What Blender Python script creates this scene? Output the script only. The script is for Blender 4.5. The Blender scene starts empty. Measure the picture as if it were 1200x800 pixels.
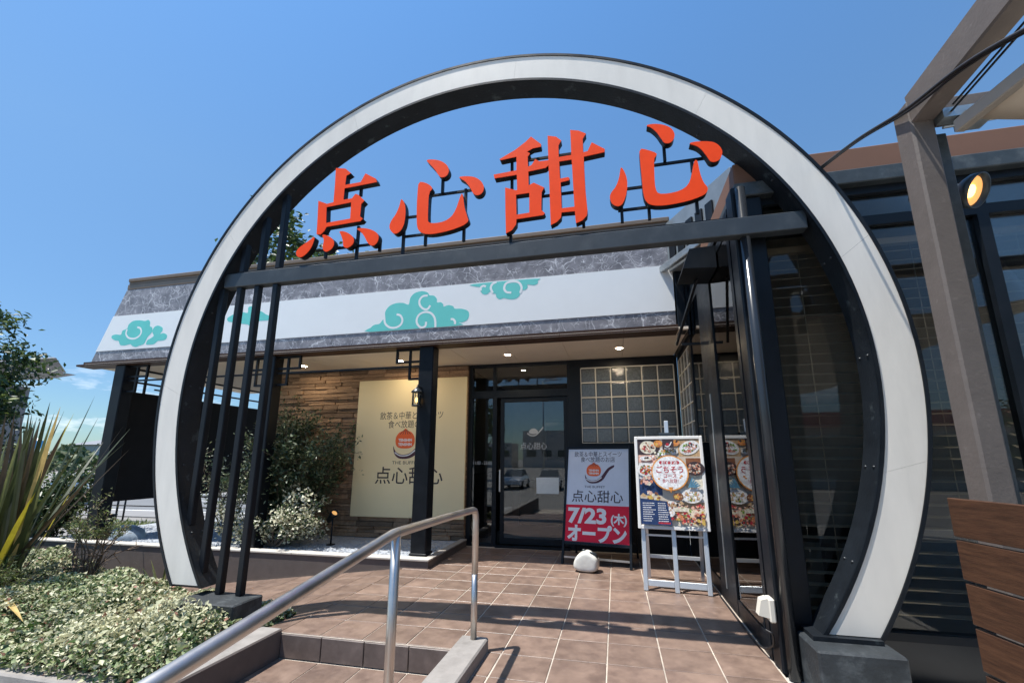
import bpy, math, random
import numpy as np
from mathutils import Vector, Matrix
from mathutils.geometry import tessellate_polygon
random.seed(7)
rng = np.random.default_rng(7)
SC = bpy.context.scene
COL = SC.collection
R = math.radians

# ---------------------------------------------------------------- camera
cam_d = bpy.data.cameras.new('camera')
cam = bpy.data.objects.new('camera', cam_d)
COL.objects.link(cam)
SC.camera = cam
F_PX, CX, CY = 492.32, 611.54, 439.23
PITCH, YAW, ROLL = 0.19606, 0.21474, -0.00103
cam_d.sensor_fit = 'HORIZONTAL'
cam_d.sensor_width = 36.0
cam_d.lens = F_PX / 1200 * 36.0
cam_d.shift_x = (600 - CX) / 1200
cam_d.shift_y = (CY - 400) / 1200
cam_d.clip_start = 0.05
cam_d.clip_end = 3000
EYE = 1.55
cam.location = (0, 0, EYE)
cam.rotation_euler = (Matrix.Rotation(YAW, 3, 'Z') @ Matrix.Rotation(math.pi/2 + PITCH, 3, 'X') @ Matrix.Rotation(ROLL, 3, 'Z')).to_euler()

# ---------------------------------------------------------------- sky and sun
SUN_DIR = Vector((-0.30, -0.165, 1.0)).normalized()
world = bpy.data.worlds.new('World')
SC.world = world
world.use_nodes = True
nt = world.node_tree
nt.nodes.clear()
wo = nt.nodes.new('ShaderNodeOutputWorld')
bg = nt.nodes.new('ShaderNodeBackground')
sky = nt.nodes.new('ShaderNodeTexSky')
sky.sky_type = 'NISHITA'
sky.sun_disc = False
sky.sun_elevation = math.asin(SUN_DIR.z)
sky.sun_rotation = math.atan2(SUN_DIR.x, SUN_DIR.y)
sky.air_density = 1.0
sky.dust_density = 0.35
sky.ozone_density = 2.2
bg.inputs['Strength'].default_value = 0.12
# a few small clouds low above the horizon
tc = nt.nodes.new('ShaderNodeTexCoord')
sep = nt.nodes.new('ShaderNodeSeparateXYZ')
nt.links.new(tc.outputs['Generated'], sep.inputs[0])
mp = nt.nodes.new('ShaderNodeMapping')
mp.inputs['Scale'].default_value = (5.0, 5.0, 17.0)
nt.links.new(tc.outputs['Generated'], mp.inputs[0])
ns = nt.nodes.new('ShaderNodeTexNoise')
ns.inputs['Scale'].default_value = 1.5
ns.inputs['Detail'].default_value = 7
ns.inputs['Roughness'].default_value = 0.55
nt.links.new(mp.outputs[0], ns.inputs['Vector'])
cr = nt.nodes.new('ShaderNodeValToRGB')
cr.color_ramp.elements[0].position = 0.55
cr.color_ramp.elements[1].position = 0.72
nt.links.new(ns.outputs['Fac'], cr.inputs[0])
band = nt.nodes.new('ShaderNodeValToRGB')
e = band.color_ramp.elements
e[0].position = 0.0; e[0].color = (.9, .9, .9, 1)
e[1].position = 0.19; e[1].color = (0, 0, 0, 1)
m_ = e.new(0.11); m_.color = (.8, .8, .8, 1)
nt.links.new(sep.outputs['Z'], band.inputs[0])
mul = nt.nodes.new('ShaderNodeMath'); mul.operation = 'MULTIPLY'
nt.links.new(cr.outputs[0], mul.inputs[0]); nt.links.new(band.outputs[0], mul.inputs[1])
mixc = nt.nodes.new('ShaderNodeMixRGB')
mixc.inputs[2].default_value = (8.5, 8.8, 9.2, 1)
nt.links.new(mul.outputs[0], mixc.inputs[0])
tint = nt.nodes.new('ShaderNodeMixRGB'); tint.blend_type = 'MULTIPLY'
tint.inputs[0].default_value = 1.0
tint.inputs[2].default_value = (0.74, 0.93, 1.0, 1)
nt.links.new(sky.outputs[0], tint.inputs[1])
elev = nt.nodes.new('ShaderNodeValToRGB')
e = elev.color_ramp.elements
e[0].position = 0.0; e[0].color = (.58, .62, .68, 1)
e[1].position = 0.50; e[1].color = (1.0, 1.03, 1.03, 1)
m2_ = e.new(0.85); m2_.color = (1.0, 1.22, 1.34, 1)
m_ = e.new(0.16); m_.color = (.68, .70, .77, 1)
nt.links.new(sep.outputs['Z'], elev.inputs[0])
hor = nt.nodes.new('ShaderNodeMixRGB'); hor.blend_type = 'MULTIPLY'; hor.inputs[0].default_value = 1.0
nt.links.new(tint.outputs[0], hor.inputs[1]); nt.links.new(elev.outputs[0], hor.inputs[2])
nt.links.new(hor.outputs[0], mixc.inputs[1])
nt.links.new(mixc.outputs[0], bg.inputs[0])
nt.links.new(bg.outputs[0], wo.inputs[0])

sun_d = bpy.data.lights.new('sun', 'SUN')
sun_d.energy = 5.0
sun_d.angle = R(0.53)
sun_d.color = (1.0, 0.955, 0.89)
sun = bpy.data.objects.new('sun', sun_d)
COL.objects.link(sun)
sun.location = SUN_DIR * 60
sun.rotation_euler = (-SUN_DIR).to_track_quat('-Z', 'Y').to_euler()

SC.view_settings.view_transform = 'Standard'
SC.view_settings.look = 'None'
SC.view_settings.gamma = 1
SC.view_settings.exposure = 0.60
SC.render.engine = 'CYCLES'
SC.cycles.max_bounces = 8
SC.cycles.glossy_bounces = 5
SC.cycles.transparent_max_bounces = 12
SC.cycles.caustics_reflective = False
SC.cycles.caustics_refractive = False
SC.cycles.use_denoising = True

# ---------------------------------------------------------------- materials
def srgb(r, g, b):
    f = lambda c: (c/255/12.92) if c/255 <= 0.04045 else ((c/255+0.055)/1.055)**2.4
    return (f(r), f(g), f(b))

MATS = {}
def mat(name, col, rough=0.6, metal=0.0, var=0.0, vscale=6.0, bump=0.0, bscale=60.0, rand=0.0, stretch=None,
        col2=None, spec=0.5, c2pos=(0.4, 0.65), c2scale=None, coat=0.0, rvar=0.0, sss=None):
    m = bpy.data.materials.new(name); m.use_nodes = True
    t = m.node_tree; p = t.nodes['Principled BSDF']
    p.inputs['Roughness'].default_value = rough
    p.inputs['Metallic'].default_value = metal
    p.inputs['Specular IOR Level'].default_value = spec
    if coat: p.inputs['Coat Weight'].default_value = coat
    tcn = t.nodes.new('ShaderNodeTexCoord')
    vec = tcn.outputs['Object']
    if rand or stretch:
        mpn = t.nodes.new('ShaderNodeMapping')
        if stretch: mpn.inputs['Scale'].default_value = stretch
        t.links.new(vec, mpn.inputs[0])
        if rand:
            oi = t.nodes.new('ShaderNodeObjectInfo')
            mm = t.nodes.new('ShaderNodeVectorMath'); mm.operation = 'SCALE'
            mm.inputs[0].default_value = (37, 51, 23)
            t.links.new(oi.outputs['Random'], mm.inputs['Scale'])
            t.links.new(mm.outputs[0], mpn.inputs['Location'])
        vec = mpn.outputs[0]
    rgb = t.nodes.new('ShaderNodeRGB'); rgb.outputs[0].default_value = (*col, 1)
    cur = rgb.outputs[0]
    if col2 is not None:
        n2 = t.nodes.new('ShaderNodeTexNoise'); n2.inputs['Scale'].default_value = c2scale or vscale
        n2.inputs['Detail'].default_value = 8; n2.inputs['Roughness'].default_value = 0.65
        t.links.new(vec, n2.inputs['Vector'])
        r2 = t.nodes.new('ShaderNodeValToRGB')
        r2.color_ramp.elements[0].position = c2pos[0]; r2.color_ramp.elements[1].position = c2pos[1]
        t.links.new(n2.outputs['Fac'], r2.inputs[0])
        mx = t.nodes.new('ShaderNodeMixRGB'); mx.inputs[2].default_value = (*col2, 1)
        t.links.new(r2.outputs[0], mx.inputs[0]); t.links.new(cur, mx.inputs[1])
        cur = mx.outputs[0]
    if var:
        n1 = t.nodes.new('ShaderNodeTexNoise'); n1.inputs['Scale'].default_value = vscale
        n1.inputs['Detail'].default_value = 6; n1.inputs['Roughness'].default_value = 0.6
        t.links.new(vec, n1.inputs['Vector'])
        mr = t.nodes.new('ShaderNodeMapRange')
        mr.inputs['From Min'].default_value = 0.25; mr.inputs['From Max'].default_value = 0.75
        mr.inputs['To Min'].default_value = 1-var; mr.inputs['To Max'].default_value = 1+var
        t.links.new(n1.outputs['Fac'], mr.inputs[0])
        hv = t.nodes.new('ShaderNodeHueSaturation')
        t.links.new(mr.outputs[0], hv.inputs['Value']); t.links.new(cur, hv.inputs['Color'])
        cur = hv.outputs[0]
        if rvar:
            rr = t.nodes.new('ShaderNodeMapRange')
            rr.inputs['From Min'].default_value = 0.3; rr.inputs['From Max'].default_value = 0.7
            rr.inputs['To Min'].default_value = max(0.02, rough-rvar); rr.inputs['To Max'].default_value = rough+rvar
            t.links.new(n1.outputs['Fac'], rr.inputs[0]); t.links.new(rr.outputs[0], p.inputs['Roughness'])
    if rand:
        oi2 = t.nodes.new('ShaderNodeObjectInfo')
        mr2 = t.nodes.new('ShaderNodeMapRange')
        mr2.inputs['To Min'].default_value = 1-rand; mr2.inputs['To Max'].default_value = 1+rand
        t.links.new(oi2.outputs['Random'], mr2.inputs[0])
        hv2 = t.nodes.new('ShaderNodeHueSaturation')
        t.links.new(mr2.outputs[0], hv2.inputs['Value']); t.links.new(cur, hv2.inputs['Color'])
        cur = hv2.outputs[0]
    t.links.new(cur, p.inputs['Base Color'])
    if bump:
        nb = t.nodes.new('ShaderNodeTexNoise'); nb.inputs['Scale'].default_value = bscale
        nb.inputs['Detail'].default_value = 6
        t.links.new(vec, nb.inputs['Vector'])
        bp = t.nodes.new('ShaderNodeBump'); bp.inputs['Strength'].default_value = bump
        bp.inputs['Distance'].default_value = 0.02
        t.links.new(nb.outputs['Fac'], bp.inputs['Height']); t.links.new(bp.outputs[0], p.inputs['Normal'])
    MATS[name] = m
    return m

def emis(name, col, strength):
    m = bpy.data.materials.new(name); m.use_nodes = True
    p = m.node_tree.nodes['Principled BSDF']
    p.inputs['Base Color'].default_value = (*col, 1)
    p.inputs['Emission Color'].default_value = (*col, 1)
    p.inputs['Emission Strength'].default_value = strength
    return m

def glass(name, tint, refl=1.0, rough=0.0, ior=1.5):
    m = bpy.data.materials.new(name); m.use_nodes = True
    t = m.node_tree; t.nodes.remove(t.nodes['Principled BSDF'])
    tr = t.nodes.new('ShaderNodeBsdfTransparent'); tr.inputs[0].default_value = (*tint, 1)
    gl = t.nodes.new('ShaderNodeBsdfGlossy'); gl.inputs['Roughness'].default_value = rough
    fr = t.nodes.new('ShaderNodeFresnel'); fr.inputs['IOR'].default_value = ior
    mu = t.nodes.new('ShaderNodeMath'); mu.operation = 'MULTIPLY'; mu.inputs[1].default_value = refl
    mu.use_clamp = True
    t.links.new(fr.outputs[0], mu.inputs[0])
    mx = t.nodes.new('ShaderNodeMixShader')
    t.links.new(mu.outputs[0], mx.inputs[0]); t.links.new(tr.outputs[0], mx.inputs[1]); t.links.new(gl.outputs[0], mx.inputs[2])
    t.links.new(mx.outputs[0], t.nodes['Material Output'].inputs[0])
    return m

def marble(name):
    m = bpy.data.materials.new(name); m.use_nodes = True
    t = m.node_tree; p = t.nodes['Principled BSDF']; p.inputs['Roughness'].default_value = 0.38
    tcn = t.nodes.new('ShaderNodeTexCoord')
    n0 = t.nodes.new('ShaderNodeTexNoise'); n0.inputs['Scale'].default_value = 2.2; n0.inputs['Detail'].default_value = 5
    t.links.new(tcn.outputs['Object'], n0.inputs['Vector'])
    va = t.nodes.new('ShaderNodeVectorMath'); va.operation = 'MULTIPLY_ADD'
    va.inputs[1].default_value = (.55, .55, .55)
    t.links.new(n0.outputs['Color'], va.inputs[0]); t.links.new(tcn.outputs['Object'], va.inputs[2])
    prev = None
    for sc, w in ((2.1, 0.012), (4.6, 0.014), (9.0, 0.018)):
        vo = t.nodes.new('ShaderNodeTexVoronoi'); vo.feature = 'DISTANCE_TO_EDGE'; vo.inputs['Scale'].default_value = sc
        t.links.new(va.outputs[0], vo.inputs['Vector'])
        mr = t.nodes.new('ShaderNodeMapRange')
        mr.inputs['From Min'].default_value = 0.0; mr.inputs['From Max'].default_value = w*2.2
        mr.inputs['To Min'].default_value = 1.0; mr.inputs['To Max'].default_value = 0.0
        t.links.new(vo.outputs['Distance'], mr.inputs[0])
        nz = t.nodes.new('ShaderNodeTexNoise'); nz.inputs['Scale'].default_value = sc*0.9; nz.inputs['Detail'].default_value = 3
        t.links.new(tcn.outputs['Object'], nz.inputs['Vector'])
        rz = t.nodes.new('ShaderNodeValToRGB'); rz.color_ramp.elements[0].position = .44; rz.color_ramp.elements[1].position = .62
        t.links.new(nz.outputs['Fac'], rz.inputs[0])
        mm = t.nodes.new('ShaderNodeMath'); mm.operation = 'MULTIPLY'
        t.links.new(mr.outputs[0], mm.inputs[0]); t.links.new(rz.outputs[0], mm.inputs[1])
        if prev is None: prev = mm.outputs[0]
        else:
            mxx = t.nodes.new('ShaderNodeMath'); mxx.operation = 'MAXIMUM'
            t.links.new(prev, mxx.inputs[0]); t.links.new(mm.outputs[0], mxx.inputs[1]); prev = mxx.outputs[0]
    base = t.nodes.new('ShaderNodeTexNoise'); base.inputs['Scale'].default_value = 7; base.inputs['Detail'].default_value = 8
    t.links.new(tcn.outputs['Object'], base.inputs['Vector'])
    br = t.nodes.new('ShaderNodeValToRGB')
    br.color_ramp.elements[0].position = .3; br.color_ramp.elements[0].color = (.15, .145, .155, 1)
    br.color_ramp.elements[1].position = .7; br.color_ramp.elements[1].color = (.31, .30, .315, 1)
    t.links.new(base.outputs['Fac'], br.inputs[0])
    mx = t.nodes.new('ShaderNodeMixRGB'); mx.inputs[2].default_value = (.78, .77, .78, 1)
    t.links.new(prev, mx.inputs[0]); t.links.new(br.outputs[0], mx.inputs[1])
    t.links.new(mx.outputs[0], p.inputs['Base Color'])
    return m

M = {}
M['black'] = mat('black painted steel', (.006, .0085, .012), .42, var=.35, vscale=4, bump=.05, bscale=140, rvar=.1, spec=.26)
M['blackworn'] = mat('worn black paint', (.009, .012, .016), .5, spec=.3, var=.4, vscale=5, col2=(.08, .10, .105), c2pos=(.60, .80), c2scale=7, bump=.12, bscale=50)
M['blackbeam'] = mat('dark grey painted beam', (.030, .037, .042), .45, var=.3, vscale=3, col2=(.06, .068, .07), c2pos=(.5, .8), c2scale=4)
M['slab'] = mat('dark concrete pedestal', (.022, .027, .031), .65, var=.4, vscale=7, col2=(.12, .135, .14), c2pos=(.5, .85), c2scale=5, bump=.2, bscale=45)
M['acrylic'] = mat('milky acrylic face', (.75, .71, .635), .38, var=.07, vscale=2.5, spec=.3, col2=(.62, .585, .52), c2pos=(.5, .9), c2scale=1.2, stretch=(2, 1, .5))
M['red'] = mat('vermilion letter face', (.95, .072, .012), .5, spec=.12, var=.07, vscale=5)
M['tile'] = mat('brown terrace tile', (.212, .146, .112), .42, var=.16, vscale=9, rand=.17, col2=(.150, .101, .079), c2pos=(.42, .62), c2scale=5, bump=.07, bscale=120, rvar=.1)
M['riser'] = mat('grey brown riser tile', (.125, .098, .085), .45, var=.25, vscale=9, rand=.1, col2=(.19, .15, .13), c2pos=(.45, .75), c2scale=5)
M['grout'] = mat('pale grout', (.48, .42, .35), .9, var=.15, vscale=20, col2=(.24, .20, .17), c2pos=(.45, .75), c2scale=1.6)
M['kerb'] = mat('grey mortar kerb', (.27, .25, .23), .85, var=.14, vscale=8, bump=.15, bscale=90, col2=(.18, .165, .15), c2pos=(.45, .8), c2scale=6)
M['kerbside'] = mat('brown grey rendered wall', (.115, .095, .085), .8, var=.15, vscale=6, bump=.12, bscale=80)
M['stone_cap'] = mat('pale stone cap', (.5, .47, .42), .8, var=.12, vscale=9, bump=.1)
M['gravel'] = mat('blue grey gravel', (.34, .37, .41), .9, var=.35, vscale=60, bump=.5, bscale=80)
M['marble'] = marble('grey veined marble panel')
M['band'] = mat('white fascia panel', (.84, .86, .85), .45, var=.02, vscale=3, bump=.02, bscale=200)
M['teal'] = mat('turquoise cloud print', (.13, .60, .55), .6, var=.05, vscale=3)
M['brown'] = mat('brown metal trim', (.055, .030, .020), .5, spec=.25, var=.15, vscale=4)
M['bronze'] = mat('bronze cornice metal', (.20, .145, .10), .42, metal=.3, var=.12, vscale=3)
M['soffit'] = mat('beige soffit board', (.80, .70, .57), .7, var=.05, vscale=2)
M['stone'] = mat('split ledge stone', (.36, .235, .145), .85, var=.35, vscale=14, rand=.38, col2=(.22, .135, .08), c2pos=(.4, .68), c2scale=9, bump=.5, bscale=40)
M['mortar'] = mat('dark stone joint', (.06, .042, .03), .95, var=.2)
M['cream'] = mat('cream sign panel', (.88, .73, .43), .5, var=.025, vscale=1.2)
M['ink'] = mat('dark brown lettering', (.035, .018, .02), .5)
M['bun'] = mat('orange bun print', (.82, .13, .02), .5)
M['spoon'] = mat('dark maroon print', (.07, .014, .026), .5)
M['white'] = mat('white print', (.82, .82, .82), .5)
M['glass'] = glass('door glass', (.88, .90, .89), 2.0)
M['wglass'] = glass('dark window glass', (.88, .88, .86), .75)
M['sideglass'] = glass('side wall glass', (.72, .75, .76), 1.25)
M['dark'] = mat('dark interior finish', (.012, .012, .013), .75, var=.2, spec=.2)
M['interior'] = mat('warm grey interior', (.22, .20, .175), .7, var=.1)
M['blind'] = mat('beige blind slat', (.36, .31, .235), .55)
M['steel'] = mat('brushed stainless steel', (.60, .57, .53), .36, metal=1.0, var=.08, vscale=5, rvar=.07)
M['silver'] = mat('silver painted aluminium', (.62, .66, .69), .38, metal=.55, var=.05)
M['whiteframe'] = mat('white aluminium frame', (.80, .79, .76), .4)
M['asign_pale'] = mat('pale blue poster ground', (.66, .70, .77), .3, var=.05, vscale=5, coat=.15)
M['asign_red'] = mat('crimson poster ground', (.74, .010, .040), .42, var=.05, vscale=5, spec=.3)
M['rock'] = mat('white plastic weight', (.66, .66, .61), .5, var=.12, vscale=8, bump=.12, bscale=18)
M['wood'] = mat('brown wood board', (.066, .030, .015), .55, spec=.3, var=.4, vscale=3.2, stretch=(16, 1.0, 22), rand=.2, col2=(.040, .017, .009), c2pos=(.45, .72), c2scale=3.6, bump=.12, bscale=14)
M['post'] = mat('weathered brown post', (.128, .110, .099), .6, spec=.3, var=.12, vscale=9, col2=(.20, .175, .16), c2pos=(.6, .85), c2scale=22, bump=.08, bscale=60)
M['roofbrown'] = mat('brown roof fascia', (.19, .10, .065), .6, spec=.25, var=.07, vscale=2)
M['trimgrey'] = mat('dark grey gutter trim', (.04, .05, .055), .5, var=.35, vscale=7, col2=(.09, .10, .10), c2pos=(.5, .75), c2scale=9)
M['awning'] = mat('beige shade cloth', (.60, .54, .44), .8, var=.06, vscale=2, bump=.1, bscale=30)
M['awnbar'] = mat('grey beige awning bar', (.33, .30, .25), .5)
M['rubber'] = mat('black cable rubber', (.012, .012, .013), .5)
M['boltblack'] = mat('painted bolt', (.03, .034, .038), .35, metal=.4)
M['galv'] = mat('galvanised steel', (.45, .48, .48), .35, metal=.8, var=.2, vscale=12)
M['lampbody'] = mat('grey lamp housing', (.05, .06, .065), .35, metal=.5, var=.2)
M['bulb'] = emis('lit warm bulb', (1.0, .60, .20), 2.6)
M['bulbdim'] = emis('lit downlight', (1.0, .82, .58), 230.0)
M['reflector'] = emis('warm lit reflector', (1.0, .52, .17), .42)
M['lens'] = glass('clear lantern glass', (.92, .92, .88), 1.0)
M['socket'] = mat('ivory plastic', (.72, .68, .58), .5)
M['asphalt'] = mat('asphalt', (.22, .21, .195), .9, var=.2, vscale=.6, bump=.2, bscale=60)
M['roadpaint'] = mat('white road paint', (.72, .72, .68), .8, var=.1)
M['concrete'] = mat('pale concrete', (.40, .39, .37), .85, var=.12, vscale=4, bump=.1)
M['soil'] = mat('dark soil', (.06, .042, .03), .95, var=.3, vscale=20, bump=.5, bscale=40)
M['bark'] = mat('grey brown bark', (.13, .095, .07), .9, var=.3, vscale=14, bump=.5, bscale=40)
M['grey_roof'] = mat('grey roof sheet', (.22, .22, .23), .5, var=.1)
M['wallpale'] = mat('pale house wall', (.55, .53, .5), .7, var=.05)
M['glassprint'] = mat('pale film print', (.46, .48, .48), .6)
M['paper'] = mat('white paper notice', (.66, .72, .72), .6, var=.06, vscale=20)
M['dome'] = mat('blue grey stone', (.20, .25, .30), .45, var=.3, vscale=5, col2=(.30, .36, .42), c2pos=(.45, .75))
M['carwhite'] = mat('white car paint', (.75, .76, .77), .25, coat=1.0)
M['bluesign'] = mat('blue sign panel', (.02, .24, .52), .45)
M['grey_leaf_pole'] = mat('grey pole paint', (.3, .3, .3), .5)
M['hoodgrey'] = mat('grey sheet metal hood', (.22, .25, .27), .35, metal=.3, var=.2, vscale=3)
def leafmat(name, col, rough=.5, var=.25, trans=.25):
    m = mat(name, col, rough, var=var, vscale=7)
    p = m.node_tree.nodes['Principled BSDF']
    t = m.node_tree
    tl = t.nodes.new('ShaderNodeBsdfTranslucent')
    src = p.inputs['Base Color'].links[0].from_socket
    t.links.new(src, tl.inputs[0])
    mx = t.nodes.new('ShaderNodeMixShader'); mx.inputs[0].default_value = trans
    t.links.new(p.outputs[0], mx.inputs[1]); t.links.new(tl.outputs[0], mx.inputs[2])
    t.links.new(mx.outputs[0], t.nodes['Material Output'].inputs[0])
    M[name] = m
    return m
leafmat('leaf dark green', (.030, .062, .022), .4)
leafmat('leaf mid green', (.065, .115, .030), .45)
leafmat('leaf lime', (.17, .22, .045), .45)
leafmat('leaf cream', (.56, .55, .36), .5)
leafmat('leaf pale', (.34, .40, .20), .5)
leafmat('leaf pink', (.40, .20, .15), .5)
leafmat('leaf grey green', (.16, .19, .105), .6)
leafmat('leaf olive', (.20, .22, .085), .6)
leafmat('leaf dry', (.30, .23, .14), .7)
leafmat('leaf bronze', (.060, .044, .027), .45)
leafmat('leaf flax green', (.046, .062, .024), .4)
leafmat('leaf flax yellow', (.42, .36, .035), .4)
leafmat('leaf straw', (.55, .40, .15), .55)
leafmat('petal white', (.78, .77, .60), .6)
leafmat('leaf conifer', (.065, .100, .055), .5)
leafmat('leaf conifer light', (.19, .225, .125), .5)

# ---------------------------------------------------------------- geometry helpers
class MB:
    def __init__(s): s.v = []; s.f = []; s.m = []; s.sm = []
    def add(s, verts, faces, mi=0, smooth=False):
        o = len(s.v); s.v += [tuple(x) for x in verts]
        for f in faces: s.f.append(tuple(o+i for i in f)); s.m.append(mi); s.sm.append(smooth)
        return s
    def box(s, x0, y0, z0, x1, y1, z1, mi=0, c=0.0, topmi=None):
        if x1 < x0: x0, x1 = x1, x0
        if y1 < y0: y0, y1 = y1, y0
        if z1 < z0: z0, z1 = z1, z0
        if c <= 0:
            v = [(x0,y0,z0),(x1,y0,z0),(x1,y1,z0),(x0,y1,z0),(x0,y0,z1),(x1,y0,z1),(x1,y1,z1),(x0,y1,z1)]
            f = [(3,2,1,0),(4,5,6,7),(0,1,5,4),(1,2,6,5),(2,3,7,6),(3,0,4,7)]
            o = len(s.f); s.add(v, f, mi)
            if topmi is not None: s.m[o+1] = topmi
            return s
        lo = (x0,y0,z0); hi = (x1,y1,z1); c = min(c, (x1-x0)/2.1, (y1-y0)/2.1, (z1-z0)/2.1)
        vid = {}; V = []
        for sx in (0,1):
            for sy in (0,1):
                for sz in (0,1):
                    for ax in range(3):
                        p = [hi[k] if q else lo[k] for k, q in enumerate((sx,sy,sz))]
                        for k, q in enumerate((sx,sy,sz)):
                            if k != ax: p[k] += -c if q else c
                        vid[(sx,sy,sz,ax)] = len(V); V.append(tuple(p))
        F = []
        def face(ids):
            a, b, d = (Vector(V[i]) for i in ids[:3])
            n = (b-a).cross(d-a); ctr = Vector(((x0+x1)/2,(y0+y1)/2,(z0+z1)/2))
            mid = sum((Vector(V[i]) for i in ids), Vector())/len(ids)
            F.append(tuple(ids) if n.dot(mid-ctr) > 0 else tuple(reversed(ids)))
        for ax in range(3):
            o = [k for k in range(3) if k != ax]
            for sgn in (0,1):
                ids = []
                for q in ((0,0),(1,0),(1,1),(0,1)):
                    key = [0,0,0]; key[ax] = sgn; key[o[0]] = q[0]; key[o[1]] = q[1]
                    ids.append(vid[(*key, ax)])
                face(ids)
        for ax in range(3):
            o = [k for k in range(3) if k != ax]
            for q in ((0,0),(1,0),(1,1),(0,1)):
                k0 = [0,0,0]; k1 = [0,0,0]; k1[ax] = 1
                k0[o[0]] = k1[o[0]] = q[0]; k0[o[1]] = k1[o[1]] = q[1]
                face([vid[(*k0,o[0])], vid[(*k1,o[0])], vid[(*k1,o[1])], vid[(*k0,o[1])]])
        for sx in (0,1):
            for sy in (0,1):
                for sz in (0,1):
                    face([vid[(sx,sy,sz,a)] for a in range(3)])
        return s.add(V, F, mi)
    def tube(s, pts, r, n=10, mi=0, caps=True, smooth=True):
        pts = [Vector(p) for p in pts]; rs = r if isinstance(r, (list, tuple)) else [r]*len(pts)
        V = []; F = []
        up = None
        for i, p in enumerate(pts):
            d = (pts[min(i+1, len(pts)-1)] - pts[max(i-1, 0)]).normalized()
            if up is None:
                up = Vector((0,0,1)) if abs(d.z) < .9 else Vector((1,0,0))
            a = d.cross(up)
            if a.length < 1e-4: a = d.cross(Vector((1,.3,.2)))
            a.normalize(); b = a.cross(d).normalized(); up = b
            for k in range(n):
                t = 2*math.pi*k/n
                V.append(p + a*math.cos(t)*rs[i] + b*math.sin(t)*rs[i])
        for i in range(len(pts)-1):
            for k in range(n):
                F.append((i*n+k, i*n+(k+1)%n, (i+1)*n+(k+1)%n, (i+1)*n+k))
        s.add(V, F, mi, smooth)
        if caps:
            o = len(s.v)-len(V)
            s.f.append(tuple(o+k for k in reversed(range(n)))); s.m.append(mi); s.sm.append(False)
            s.f.append(tuple(o+(len(pts)-1)*n+k for k in range(n))); s.m.append(mi); s.sm.append(False)
        return s
    def bar(s, a, b, w, h, mi=0, c=0.0):
        """rectangular bar from a to b, w across, h in the other direction"""
        a, b = Vector(a), Vector(b); d = b-a; L = d.length; d.normalize()
        up = Vector((0,0,1)) if abs(d.z) < .95 else Vector((0,1,0))
        x = d.cross(up).normalized(); z = x.cross(d).normalized()
        t = MB().box(-w/2, 0, -h/2, w/2, L, h/2, mi, c)
        V = [a + x*p[0] + d*p[1] + z*p[2] for p in t.v]
        return s.add(V, t.f, mi)
    def prism(s, outer, holes, y0, y1, mi=0, mside=None):
        """polygon in X-Z extruded along Y from front y0 to back y1"""
        loops = [outer]+list(holes)
        flat = [p for l in loops for p in l]; n = len(flat)
        tri = tessellate_polygon([[Vector((p[0], p[1], 0)) for p in l] for l in loops])
        V = [(p[0], y0, p[1]) for p in flat]+[(p[0], y1, p[1]) for p in flat]
        F = []
        for t in tri:
            a, b, c_ = (flat[i] for i in t)
            ar = (b[0]-a[0])*(c_[1]-a[1])-(b[1]-a[1])*(c_[0]-a[0])
            if abs(ar) < 1e-12: continue
            tt = tuple(t) if ar > 0 else tuple(reversed(t))
            F.append(tt)
        o = len(s.f)
        s.add(V, F, mi)
        base = len(s.v)-len(V)
        ms = mi if mside is None else mside
        for t in F:
            s.f.append(tuple(base+n+i for i in reversed(t))); s.m.append(ms); s.sm.append(False)
        k = 0
        for l in loops:
            ar = sum(l[i][0]*l[(i+1)%len(l)][1]-l[(i+1)%len(l)][0]*l[i][1] for i in range(len(l)))
            first = l is outer
            for i in range(len(l)):
                a, b = base+k+i, base+k+(i+1)%len(l)
                q = (a, a+n, b+n, b)
                if (ar > 0) != first: q = tuple(reversed(q))
                s.f.append(q); s.m.append(ms); s.sm.append(False)
            k += len(l)
        return s
    def flat(s, poly, y, mi=0, holes=()):
        loops = [poly]+list(holes); pts = [p for l in loops for p in l]
        tri = tessellate_polygon([[Vector((p[0], p[1], 0)) for p in l] for l in loops])
        F = []
        for t in tri:
            a, b, c_ = (pts[i] for i in t)
            ar = (b[0]-a[0])*(c_[1]-a[1])-(b[1]-a[1])*(c_[0]-a[0])
            F.append(tuple(t) if ar > 0 else tuple(reversed(t)))
        return s.add([(p[0], y, p[1]) for p in pts], F, mi)
    def disc(s, cx, cz, y, rx, rz=None, mi=0, n=16, rot=0.0, jit=0.0):
        rz = rz or rx; P = []
        for k in range(n):
            t = 2*math.pi*k/n; j = 1+random.uniform(-jit, jit)
            a, b = rx*math.cos(t)*j, rz*math.sin(t)*j
            P.append((cx+a*math.cos(rot)-b*math.sin(rot), cz+a*math.sin(rot)+b*math.cos(rot)))
        return s.add([(p[0], y, p[1]) for p in P], [tuple(range(n))], mi)
    def ribbon(s, pts, w, y, mi=0):
        V = []; n = len(pts)
        for i, p in enumerate(pts):
            a, b = pts[max(i-1,0)], pts[min(i+1,n-1)]
            dx, dz = b[0]-a[0], b[1]-a[1]; L = math.hypot(dx, dz) or 1
            V += [(p[0]-dz/L*w/2, y, p[1]+dx/L*w/2), (p[0]+dz/L*w/2, y, p[1]-dx/L*w/2)]
        return s.add(V, [(2*i+1, 2*i+3, 2*i+2, 2*i) for i in range(n-1)], mi)
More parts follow.
